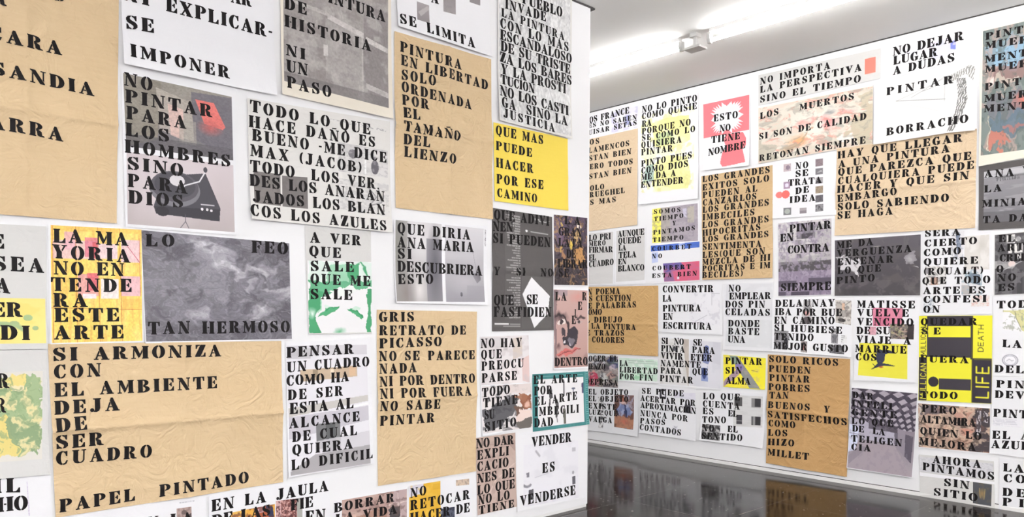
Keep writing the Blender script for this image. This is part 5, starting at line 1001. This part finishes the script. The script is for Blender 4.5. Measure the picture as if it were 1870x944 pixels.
  [('printed_photograph', [-2767, 810, -2259, 801, -2285, 143, -2793, 145], 155, 198, [('g', '6a626e', 'a89fa6', 'v'), ('tri', 0, 0, 1, 0.46, '46404c', 'b8b0ba'), ('p', [(0, 0.36), (0.35, 0.42), (0.7, 0.5), (0.72, 0.65), (0.3, 0.62), (0, 0.65)], 'b8b4c4', 0.9), ('p', [(0, 0.45), (0.14, 0.47), (0.16, 0.75), (0, 0.8)], 'd8dcf0'), ('l', [(0, 0.56), (0.15, 0.57)], 0.012, '8a8898'), ('l', [(0.07, 0.46), (0.08, 0.76)], 0.012, '8a8898'), ('p', [(0.3, 0.38), (0.75, 0.42), (0.75, 0.5), (0.3, 0.48)], '4c4650', 0.8), ('p', [(0.15, 0.64), (0.72, 0.66), (1, 1), (0, 1)], 'a59aa2'), ('p', [(0.0, 0.85), (0.2, 0.7), (0.3, 0.72), (0.02, 0.95)], '8f8690', 0.8), ('p', [(0.86, 0.5), (0.98, 0.52), (0.97, 0.84), (0.86, 0.76)], '5a5460'), ('p', [(0.74, 0.44), (0.86, 0.46), (0.87, 0.78), (0.78, 0.7)], '8f8792'), ('p', [(0.7, 0.5), (0.75, 0.5), (0.76, 0.66), (0.71, 0.64)], '6a6470'), ('n', 20, 20, 0.6, '8c8490', 0.3)])]),
 ('B', 'kraft_poster', 'kraftd', 'dark tan kraft sheet near the floor, stencilled SOLO RICOS PUEDEN PINTAR POBRES',
  [-3531, 1055, -2790, 1046, -2798, 64, -3528, 77], 14, 1, [('h', 0.5, 5), ('v', 0.48, 3)],
  [('SOLO RICOS', -3516, 987, -2889, 984, 58),
   ('PUEDEN', -3515, 900, -3126, 904, 58),
   ('PINTAR', -3509, 819, -3132, 827, 58),
   ('POBRES', -3517, 737, -3131, 747, 58),
   ('TAN', -3506, 662, -3326, 675, 58),
   ('BUENOS', -3515, 576, -3125, 588, 58),
   ('Y', -3002, 585, -2948, 586, 55),
   ('SATISFECHOS', -3518, 492, -2805, 493, 58),
   ('COMO', -3512, 411, -3258, 420, 58),
   ('LOS', -3515, 325, -3332, 338, 58),
   ('HIZO', -3514, 241, -3266, 260, 58),
   ('MILLET', -3513, 149, -3128, 161, 58)],
  []),
 ('B', 'printed_poster', 'white', 'white sheet strewn with small black and white photos, ending MEJOR GUSTO',
  [-3493, 1563, -2784, 1538, -2778, 1062, -3486, 1083], 12, 1, [],
  [('DELAUNAY', -3462, 1483, -2926, 1483, 60),
   ('IBA POR BUE', -3464, 1409, -2866, 1402, 60),
   ('EN CAMINO', -3469, 1334, -2927, 1334, 60),
   ('SI HUBIESE', -3468, 1270, -2862, 1254, 57),
   ('TENIDO', -3467, 1188, -3107, 1187, 60),
   ('MEJOR GUSTO', -3470, 1107, -2808, 1102, 60)],
  [('printed_photograph', [-3201, 1538, -3131, 1535, -3126, 1330, -3222, 1333], 25, 56, [('b', 'c8c4c6'), ('r', 0.2, 0, 0.85, 0.5, '8d8a8c', 0.8), ('e', 0.5, 0.55, 0.3, 0.1, 'd8a8a4'), ('p', [(0.1, 0.75), (0.5, 0.68), (0.95, 0.75), (0.9, 1), (0.1, 1)], '5c5458'), ('n', 8, 12, 0.56, '6a6668', 0.7)]),
   ('printed_photograph', [-2921, 1535, -2786, 1530, -2788, 1326, -2918, 1346], 38, 58, [('b', 'd4cfca'), ('r', 0.05, 0.1, 0.45, 0.9, 'a8a19c', 0.7), ('r', 0.4, 0.12, 0.6, 0.4, 'd9b8a0'), ('r', 0.1, 0.4, 0.95, 0.7, '8a827e', 0.6), ('l', [(0.6, 0.2), (0.95, 0.02)], 0.05, '8a8684'), ('e', 0.4, 0.85, 0.25, 0.08, '403c3e'), ('n', 9, 9, 0.57, '6c6664', 0.6)]),
   ('printed_photograph', [-3468, 1273, -3336, 1269, -3334, 1107, -3469, 1107], 33, 44, [('b', '8a888c'), ('p', [(0.4, 0.1), (0.9, 0.2), (1, 1), (0.6, 1), (0.7, 0.5)], '35333a'), ('p', [(0, 0.4), (0.4, 0.3), (0.5, 1), (0, 1)], '77757a', 0.8), ('n', 8, 8, 0.54, 'b8b6ba', 0.6)]),
   ('printed_photograph', [-3220, 1184, -3161, 1182, -3159, 1086, -3217, 1089], 15, 26, [('b', 'a8a09e'), ('e', 0.5, 0.3, 0.3, 0.25, '5a5254'), ('e', 0.55, 0.6, 0.25, 0.2, 'b88078'), ('n', 6, 8, 0.55, '5c5658', 0.7)]),
   ('printed_photograph', [-2955, 1299, -2895, 1295, -2895, 1169, -2951, 1172], 16, 35, [('b', '98969a'), ('e', 0.5, 0.2, 0.3, 0.15, 'c8c6c8'), ('r', 0.2, 0.4, 0.8, 0.9, '66646a', 0.8), ('n', 8, 12, 0.55, '4c4a50', 0.7)]),
   ('printed_photograph', [-2964, 1159, -2837, 1154, -2836, 1083, -2962, 1089], 35, 20, [('b', '5c5a60'), ('n', 7, 5, 0.52, 'a09ea2', 0.7), ('r', 0.3, 0.3, 0.6, 0.8, '38363c', 0.7)]),
   ('printed_text', [-2867, 1242, -2818, 1239, -2818, 1174, -2866, 1176], 13, 18, [('b', 'e9e8ea'), ('t', 4, '8f8d92', 'l')])]),
 ('B', 'printed_poster', 'white', 'white sheet with pink block above a yellow panel with a dark bird shape',
  [-2765, 1553, -2262, 1545, -2280, 882, -2756, 874], 8, 0, [],
  [('MATISSE', -2741, 1472, -2293, 1465, 58),
   ('VUELVE', -2740, 1403, -2338, 1399, 58),
   ('VENCIDO', -2739, 1329, -2303, 1325, 58),
   ('DE SU', -2742, 1255, -2477, 1258, 58),
   ('VIAJE  A', -2742, 1183, -2318, 1179, 58),
   ('MARRUE', -2751, 1107, -2351, 1109, 58),
   ('COS', -2744, 1038, -2578, 1042, 58)],
  [('printed_block', [-2616, 1470, -2385, 1464, -2384, 1321, -2614, 1322], 70, 43, [('b', 'dc8ba2'), ('n', 3, 3, 0.5, 'd07c96', 0.6), ('r', 0.1, 0.5, 0.6, 1, 'c86a86', 0.5)]),
   ('printed_block', [-2645, 1317, -2586, 1316, -2585, 1250, -2644, 1251], 17, 19, [('b', 'd8a4b0'), ('n', 6, 6, 0.55, 'a8808c', 0.6)]),
   ('printed_photograph', [-2478, 1342, -2296, 1339, -2298, 1220, -2476, 1223], 57, 36, [('b', '77706c'), ('n', 10, 7, 0.5, 'c8a898', 0.7), ('n', 12, 8, 0.57, 'a8a878', 0.6), ('p', [(0.75, 0), (1, 0), (1, 1), (0.7, 1)], '3c3638'), ('n', 12, 9, 0.6, '383236', 0.7)]),
   ('printed_panel', [-2718, 1182, -2344, 1182, -2339, 906, -2723, 916], 117, 83, [('b', 'e4dc48'), ('p', [(0.38, 0.15), (0.5, 0.2), (0.62, 0.18), (0.78, 0.28), (0.62, 0.28), (0.55, 0.32), (0.54, 0.5), (0.5, 0.58), (0.62, 0.6), (0.76, 0.64), (0.72, 0.66), (0.52, 0.66), (0.42, 0.7), (0.3, 0.78), (0.33, 0.7), (0.4, 0.6), (0.36, 0.45)], '33374c'), ('e', 0.47, 0.7, 0.06, 0.04, 'b04c3c', 0.8), ('l', [(0.3, 0.62), (0.36, 0.7), (0.28, 0.78)], 0.014, '2c2c30'), ('n', 3, 3, 0.5, 'e8e054', 0.4)])]),
 ('B', 'printed_poster', 'lemon', 'small yellow sheet crossed by grey bands, stencilled PINTAR SIN ALMA',
  [-3986, 1034, -3551, 1020, -3555, 734, -3981, 731], 3, 0, [],
  [('PINTAR', -3960, 950, -3588, 957, 61),
   ('SIN', -3959, 858, -3792, 870, 61),
   ('ALMA', -3954, 764, -3700, 770, 61)],
  [('printed_picture', [-3983, 1031, -3554, 1017, -3557, 737, -3977, 734], 100, 74, [('b', 'f4e73e'), ('p', [(0.14, 0), (0.34, 0.0), (0.9, 1), (0.64, 1)], '8f9190'), ('p', [(0.05, 0.75), (0.38, 0.35), (0.5, 0.4), (0.25, 0.75), (0.0, 1), (0, 0.85)], 'a8909c'), ('e', 0.38, 0.36, 0.1, 0.12, '8d80b8'), ('p', [(0.15, 0.02), (0.3, 0.0), (0.36, 0.2), (0.2, 0.3)], '87a08c', 0.8), ('l', [(0.68, 0.42), (0.82, 0.44)], 0.014, 'a88c30'), ('n', 10, 10, 0.62, 'c8b0a8', 0.3)])]),
 ('B', 'photo_poster', 'white', 'white sheet with a pale housefront of four dark windows, stencilled LO QUE CUENTA',
  [-4226, 672, -3544, 702, -3559, 206, -4225, 200], 18, 1, [],
  [('LO QUE', -4197, 598, -3806, 618, 60),
   ('CUENTA', -4200, 526, -3805, 532, 60),
   ('ES', -4199, 455, -4082, 458, 60),
   ('EL', -3924, 461, -3828, 462, 58),
   ('TONO', -4204, 372, -3948, 392, 60),
   ('NO', -4200, 292, -4073, 299, 60),
   ('EL', -3925, 313, -3822, 316, 58),
   ('SENTIDO', -4199, 218, -3773, 243, 60)],
  [('printed_photograph', [-3873, 663, -3573, 672, -3574, 391, -3870, 371], 70, 74, [('b', 'dddcdc'), ('n', 2, 24, 0.5, 'd2d1d1', 0.6), ('r', 0.04, 0.06, 0.3, 0.34, '4a484a'), ('r', 0.22, 0.06, 0.3, 0.3, '6a6868', 0.6), ('r', 0.62, 0.08, 0.94, 0.36, '8d8b8b'), ('r', 0.74, 0.08, 0.94, 0.34, '3f3d40'), ('r', 0.62, 0.36, 0.92, 0.39, 'c6c4c4'), ('r', 0.1, 0.63, 0.3, 0.92, '47454a'), ('r', 0.1, 0.8, 0.3, 0.83, '8a888a'), ('r', 0.62, 0.66, 0.94, 0.94, '6c6a6c'), ('r', 0.76, 0.67, 0.94, 0.93, '3d3b3e'), ('r', 0.7, 0.66, 0.73, 0.94, 'b0aeae')]),
   ('printed_photograph', [-4207, 359, -4008, 362, -4006, 219, -4205, 215], 43, 35, [('b', '5a585a'), ('n', 5, 5, 0.5, 'd0cecf', 0.75), ('n', 9, 8, 0.55, '2c2a2d', 0.8), ('e', 0.3, 0.45, 0.2, 0.2, 'd8d6d6', 0.9)])]),
 ('B', 'printed_poster', 'white', 'white sheet stencilled SE PUEDE ACERTAR POR with small dark figures, low on the wall',
  [-4957, 664, -4281, 693, -4272, 184, -4952, 188], 16, 1, [],
  [('SE PUEDE', -4930, 596, -4423, 605, 59),
   ('ACERTAR POR', -4949, 519, -4285, 521, 59),
   ('APROXIMACION', -4948, 446, -4278, 447, 59),
   ('NUNCA POR', -4948, 364, -4371, 363, 59),
   ('PASOS', -4947, 285, -4637, 301, 56),
   ('CONTADOS', -4946, 219, -4444, 217, 59)],
  [('printed_figure', [-4709, 657, -4632, 660, -4630, 563, -4708, 561], 15, 23, [('b', '3a3840'), ('r', 0.3, 0.2, 0.8, 0.75, 'ecebf0')]),
   ('printed_figure', [-4418, 567, -4332, 565, -4331, 442, -4416, 444], 17, 29, [('b', 'ebeaf0'), ('p', [(0.1, 0.35), (0.25, 0.1), (0.4, 0.4), (0.6, 0.4), (0.75, 0.1), (0.92, 0.4), (0.95, 1), (0.1, 1)], '3d3b42')]),
   ('printed_figure', [-4548, 310, -4487, 308, -4486, 212, -4546, 215], 12, 23, [('b', 'e9e8ee'), ('n', 4, 6, 0.55, '9a98a2', 0.7)]),
   ('printed_grey_field', [-4536, 636, -4287, 648, -4286, 581, -4535, 586], 51, 16, [('b', 'e6e4ee'), ('n', 4, 4, 0.5, 'dddbe8', 0.6)])]),
 ('B', 'printed_poster', 'white', 'white sheet with faint blue figure prints, stencilled SI NO SE PINTA',
  [-4726, 1191, -4010, 1171, -4002, 696, -4721, 697], 3, 0, [],
  [('SI  NO   SE', -4694, 1117, -4220, 1110, 62),
   ('PINTA  PARA', -4698, 1039, -4078, 1038, 62),
   ('VIVIR  ETER', -4702, 966, -4105, 964, 63),
   ('NAMENTE', -4701, 892, -4232, 896, 61),
   ('PARA   QUE', -4700, 818, -4153, 831, 60),
   ('PINTAR', -4706, 737, -4317, 740, 63)],
  [('printed_photograph', [-4713, 1172, -4447, 1169, -4375, 714, -4708, 711], 66, 111, [('b', 'e6e4e4'), ('n', 3, 8, 0.52, 'd8d5d2', 0.7), ('e', 0.62, 0.22, 0.09, 0.05, '55535a'), ('l', [(0.55, 0.2), (0.7, 0.3)], 0.03, '6a686e')]),
   ('printed_photograph', [-4447, 1172, -4370, 1170, -4368, 712, -4375, 714], 15, 112, [('b', 'c9bfb6'), ('n', 3, 10, 0.5, 'bdb2aa', 0.7)]),
   ('printed_photograph', [-4361, 1162, -4015, 1149, -4009, 712, -4359, 718], 74, 109, [('b', 'e2e1e8'), ('n', 2, 2, 0.5, 'dadae2', 0.7), ('p', [(0.48, 0.12), (0.62, 0.1), (0.66, 0.42), (0.6, 0.5), (0.42, 0.46)], '8c94c0'), ('e', 0.55, 0.15, 0.08, 0.06, '6f7ab0'), ('p', [(0.38, 0.5), (0.58, 0.52), (0.6, 0.88), (0.38, 0.88)], '8f9cc8'), ('e', 0.48, 0.7, 0.07, 0.13, '3f4c80'), ('r', 0.38, 0.5, 0.58, 0.58, 'e4e4ee'), ('p', [(0.75, 0.0), (1, 0.0), (1, 0.5), (0.75, 0.45)], 'd4d3dc', 0.7)])]),
 ('B', 'white_poster', 'white', 'white sheet stencilled CONVERTIR LA PINTURA EN ESCRITURA',
  [-4714, 1721, -4012, 1718, -3998, 1218, -4709, 1233], 6, 0, [],
  [('CONVERTIR', -4684, 1633, -4101, 1626, 65),
   ('LA', -4683, 1539, -4577, 1543, 65),
   ('PINTURA', -4682, 1441, -4237, 1443, 65),
   ('EN', -4676, 1360, -4564, 1361, 65),
   ('ESCRITURA', -4675, 1269, -4116, 1268, 65)],
  [('pencil_marks', [-4374, 1634, -4033, 1627, -4029, 1312, -4370, 1308], 72, 79, [('b', 'ecebf0'), ('l', [(0.75, 0.0), (0.75, 0.4)], 0.012, 'b8b6be'), ('l', [(0.75, 0.05), (1, 0.05)], 0.01, 'b8b6be'), ('l', [(0.2, 0.9), (0.6, 0.7)], 0.012, 'b0aeb8'), ('n', 9, 9, 0.62, 'cfcdd6', 0.5)])]),
 ('B', 'grey_poster', 'whiteg', 'pale grey sheet stencilled NO EMPLEAR DOS PINCELADAS',
  [-3998, 1702, -3487, 1701, -3475, 1082, -3987, 1083], 8, 0, [],
  [('NO', -3937, 1628, -3813, 1623, 61),
   ('EMPLEAR', -3928, 1554, -3510, 1552, 61),
   ('DOS PIN', -3969, 1480, -3567, 1474, 61),
   ('CELADAS', -3968, 1407, -3516, 1403, 61),
   ('DONDE', -3937, 1300, -3619, 1302, 61),
   ('BASTE', -3936, 1228, -3618, 1228, 61),
   ('UNA', -3938, 1152, -3757, 1152, 61)],
  [('printed_grey_field', [-3960, 1691, -3495, 1691, -3488, 1390, -3978, 1391], 114, 79, [('b', 'dedee2'), ('n', 3, 3, 0.5, 'e6e6ea', 0.6)]),
   ('printed_grey_field', [-3955, 1365, -3488, 1366, -3482, 1113, -3967, 1116], 113, 67, [('b', 'dcdde0'), ('n', 3, 3, 0.5, 'e6e7ea', 0.6)])]),
 ('B', 'photo_poster', 'white', 'small crowded street photo with a red figure, beside the partition end',
  [-5784, 948, -5252, 967, -5247, 628, -5781, 610], 3, 0, [],
  [('COGER EL', -5726, 891, -5257, 910, 62),
   ('LIENZO', -5722, 804, -5432, 817, 62),
   ('DEPRESA', -5709, 638, -5254, 652, 62)],
  [('printed_photograph', [-5780, 944, -5256, 963, -5251, 632, -5777, 615], 87, 73, [('b', '8f8684'), ('warp', 0.06), ('r', 0, 0, 0.68, 0.3, 'c9cbd4', 0.8), ('p', [(0.75, 0), (1, 0.02), (1, 0.35), (0.8, 0.4)], '404568'), ('p', [(0.24, 0.5), (0.42, 0.5), (0.5, 0.7), (0.48, 1), (0.22, 1)], 'b8405a'), ('e', 0.35, 0.48, 0.06, 0.05, 'd8a090'), ('e', 0.64, 0.68, 0.09, 0.16, 'c8c8c8'), ('e', 0.82, 0.62, 0.1, 0.15, 'b09088'), ('p', [(0.5, 0.75), (0.62, 0.8), (0.6, 1), (0.46, 1)], '4a4438'), ('e', 0.84, 0.35, 0.12, 0.08, 'b8aab8', 0.7), ('n', 10, 9, 0.54, 'c8b8b0', 0.6), ('n', 12, 11, 0.57, '38343c', 0.7), ('n', 9, 9, 0.6, '7c8c80', 0.5)])]),
 ('B', 'printed_poster', 'white', 'small pale green printed sheet stencilled LA LIBERTAD POR FIN',
  [-5247, 960, -4732, 961, -4732, 712, -5241, 702], 3, 0, [],
  [('LA', -5230, 865, -5119, 871, 60),
   ('LIBERTAD', -5230, 798, -4739, 805, 60),
   ('POR FIN', -5229, 726, -4797, 734, 60)],
  [('printed_picture', [-5240, 952, -4741, 952, -4742, 731, -5234, 712], 91, 53, [('b', 'd3e6d8'), ('n', 4, 4, 0.5, 'c2dfca', 0.7), ('r', 0.25, 0.08, 0.95, 0.13, 'a8b8ac', 0.8), ('r', 0.25, 0.18, 0.95, 0.22, 'b4c4b8', 0.8), ('e', 0.45, 0.8, 0.2, 0.2, 'a4d4b0', 0.6), ('n', 12, 6, 0.58, 'eef4ee', 0.7)])]),
 ('B', 'kraft_poster', 'krafto', 'tan kraft sheet beside the partition end, stencilled UN POEMA ES CUESTION',
  [-5961, 1714, -4742, 1703, -4734, 988, -5955, 984], 5, 0, [('h', 0.55, 3), ('v', 0.3, 2)],
  [('UN POEMA', -5750, 1626, -5233, 1628, 63),
   ('ES CUESTION', -5722, 1552, -5089, 1553, 63),
   ('DE PALABRAS', -5742, 1472, -5019, 1484, 63),
   ('COMO', -5727, 1402, -5480, 1407, 63),
   ('EL DIBUJO', -5761, 1318, -5202, 1327, 63),
   ('LA PINTURA', -5618, 1254, -5017, 1249, 60),
   ('DE TRAZOS', -5766, 1179, -5172, 1186, 58),
   ('Y COLORES', -5729, 1102, -5172, 1110, 63)],
  []),
 ('B', 'photo_poster', 'whiteg', 'low sheet with a photo of a girl in a blue dress, stencilled EL OBJETO',
  [-5824, 585, -4977, 626, -4972, 145, -5820, 131], 14, 1, [],
  [('EL OBJETO', -5660, 530, -5113, 563, 60),
   ('EL OBJETO', -5663, 455, -5112, 491, 60),
   ('EXISTE', -5662, 379, -5266, 391, 60),
   ('LUZ QUE', -5662, 309, -5257, 330, 55),
   ('VALGA', -5657, 230, -5326, 248, 60)],
  [('printed_photograph', [-5297, 558, -5035, 567, -5037, 207, -5294, 211], 46, 81, [('b', '6f4c42'), ('warp', 0.05), ('r', 0.6, 0, 1, 0.4, '7c6668', 0.7), ('r', 0, 0.0, 0.35, 0.5, '5c4640', 0.6), ('p', [(0.34, 0.15), (0.56, 0.15), (0.6, 0.3), (0.3, 0.3)], 'd0b4ac'), ('e', 0.45, 0.12, 0.12, 0.08, 'a06450'), ('p', [(0.25, 0.3), (0.7, 0.28), (0.92, 0.5), (0.86, 0.62), (0.55, 0.64), (0.1, 0.6), (0.12, 0.48)], '7480a8'), ('n', 8, 9, 0.54, 'b0b4cc', 0.7), ('p', [(0.52, 0.3), (0.62, 0.3), (0.66, 0.65), (0.54, 0.65)], '363c5e'), ('p', [(0.08, 0.52), (0.2, 0.5), (0.25, 0.66), (0.1, 0.64)], '35303a'), ('p', [(0.0, 0.66), (1, 0.68), (1, 1), (0, 1)], 'a87860'), ('e', 0.55, 0.8, 0.3, 0.1, 'b86c58', 0.8), ('r', 0, 0.88, 0.12, 1, '70503f'), ('n', 10, 12, 0.6, '8a5c50', 0.5)]),
   ('printed_scribble', [-5524, 515, -5446, 518, -5446, 178, -5511, 174], 13, 74, [('b', 'e2e1e2'), ('e', 0.55, 0.1, 0.28, 0.07, '6c6a6e'), ('e', 0.55, 0.1, 0.16, 0.03, 'e2e1e2'), ('r', 0.1, 0.24, 0.9, 0.3, '4c4a4e'), ('n', 5, 14, 0.5, '5c5a5f', 0.8), ('l', [(0.1, 0.44), (0.9, 0.46), (0.15, 0.56), (0.85, 0.56)], 0.1, '3f3d42'), ('r', 0.05, 0.64, 0.95, 0.72, '4a484c', 0.8)])]),
]
for i, p in enumerate(POSTERS):
    hang(*p, seed=101+i*7)

# ------------------------------------------------------------------ fluorescent battens, and added fill lights built like them
BAT, *_ = new_mat('white_enamel', 'dcdcda', .4, .4)
CAPM, *_ = new_mat('grey_lampholder_plastic', 'c4c3c1', .5, .3)
def glow(name, power):
    m = bpy.data.materials.new(name); m.use_nodes = True
    nt = m.node_tree; nt.nodes.clear()
    em = nt.nodes.new('ShaderNodeEmission'); em.inputs[0].default_value = (1, .985, .97, 1); em.inputs[1].default_value = power
    out = nt.nodes.new('ShaderNodeOutputMaterial'); nt.links.new(em.outputs[0], out.inputs[0])
    return m
GLOW, GLOW_FILL = glow('lit_fluorescent_glass', TUBE), glow('added_fill_glow', TUBE_FILL)  # the second glow is for the added fill lights only
def tube_mesh(r, x0, x1, z, n=14):
    v, f = [], []
    for x in (x0, x1):
        v += [(x, r*math.cos(6.28318*i/n), z+r*math.sin(6.28318*i/n)) for i in range(n)]
    for i in range(n): f.append((i, (i+1) % n, n+(i+1) % n, n+i))
    f += [tuple(reversed(range(n))), tuple(range(n, 2*n))]
    return v, f
def batten(x, y, rot, label, group, length=1.5, twin=False, drop=0):
    o = link(bpy.data.objects.new('fluorescent_light', None)); o.location = (x, y, HT-drop); o.rotation_euler.z = rot
    tag(o, label=label, category='ceiling light', group=group)
    h = length/2
    MB().prism([(-.026, 0), (.026, 0), (.022, -.026), (-.022, -.026)], 'x', -h+.03, h-.03).make('housing', BAT, o)
    for s in (-1, 1):
        e = MB(); xa, xb = sorted((s*(h-.034), s*(h-.006)))
        t_ = .075 if twin else 0
        e.prism([(-.02-t_, -.03), (.02+t_, -.03), (.022+t_, -.075), (.012+t_, -.108), (-.012-t_, -.108), (-.022-t_, -.075)], 'x', xa, xb)
        e.make('lampholder', CAPM, o)
    if drop:  # only added fill lights hang, so more light reaches the ceiling
        for a in (-.5, .5):
            MB().box(a-.004, a+.004, -.004, .004, -.004, drop).make('suspension_rod', BAT, o)
    for dy in ((-.075, .075) if twin else (0,)):
        v, f = tube_mesh(.014, -h+.034, h-.034, -.085)
        mesh_obj('tube', [(a, b_+dy, c) for a, b_, c in v], f, GLOW_FILL if twin else GLOW, o, True)
    return o
LX = 5.26
g1 = 'fluorescent battens along the right wall'
for y, lab in ((4.40, 'lit ceiling batten reaching behind the partition end'), (2.68, 'lit ceiling batten above the right wall posters, nearer the camera'),
               (1.12, 'lit ceiling batten beyond the top of the photo'), (-.44, 'lit ceiling batten beyond the top of the photo'), (5.96, 'lit ceiling batten behind the partition'), (-2.0, 'lit ceiling batten beyond the top of the photo')):
    batten(LX, y, math.pi/2, lab, g1)
g2 = 'added twin tube fill lights out of view'
for x in (-2.1, .1, 2.3):  # unseen lights added to even out both walls
    for y in (-1.5, -3.25):
        batten(x, y, math.pi/2, 'added twin tube fill light hung unseen behind the camera', g2, twin=True, drop=.8)
for x in (1.2,):  # unseen light added to brighten the far end of the right wall
    batten(x, 5.7, math.pi/2, 'added twin tube fill light unseen behind the partition', g2, twin=True)
# junction piece between the two battens the photo shows
jb = link(bpy.data.objects.new('junction_bracket', None)); jb.location = (LX, 3.54, HT)
tag(jb, label='small grey bracket joining the two lit ceiling battens', category='bracket')
MB().box(-.035, .035, -.03, .03, -.03, 0).make('mounting_block', BAT, jb)
MB().prism([(-.055, -.125), (.055, -.125), (.05, -.108), (-.05, -.108)], 'y', -.072, .072).make('cover_plate', CAPM, jb)
MB().box(-.012, .012, -.012, .012, -.109, -.029).make('stalk', BAT, jb)
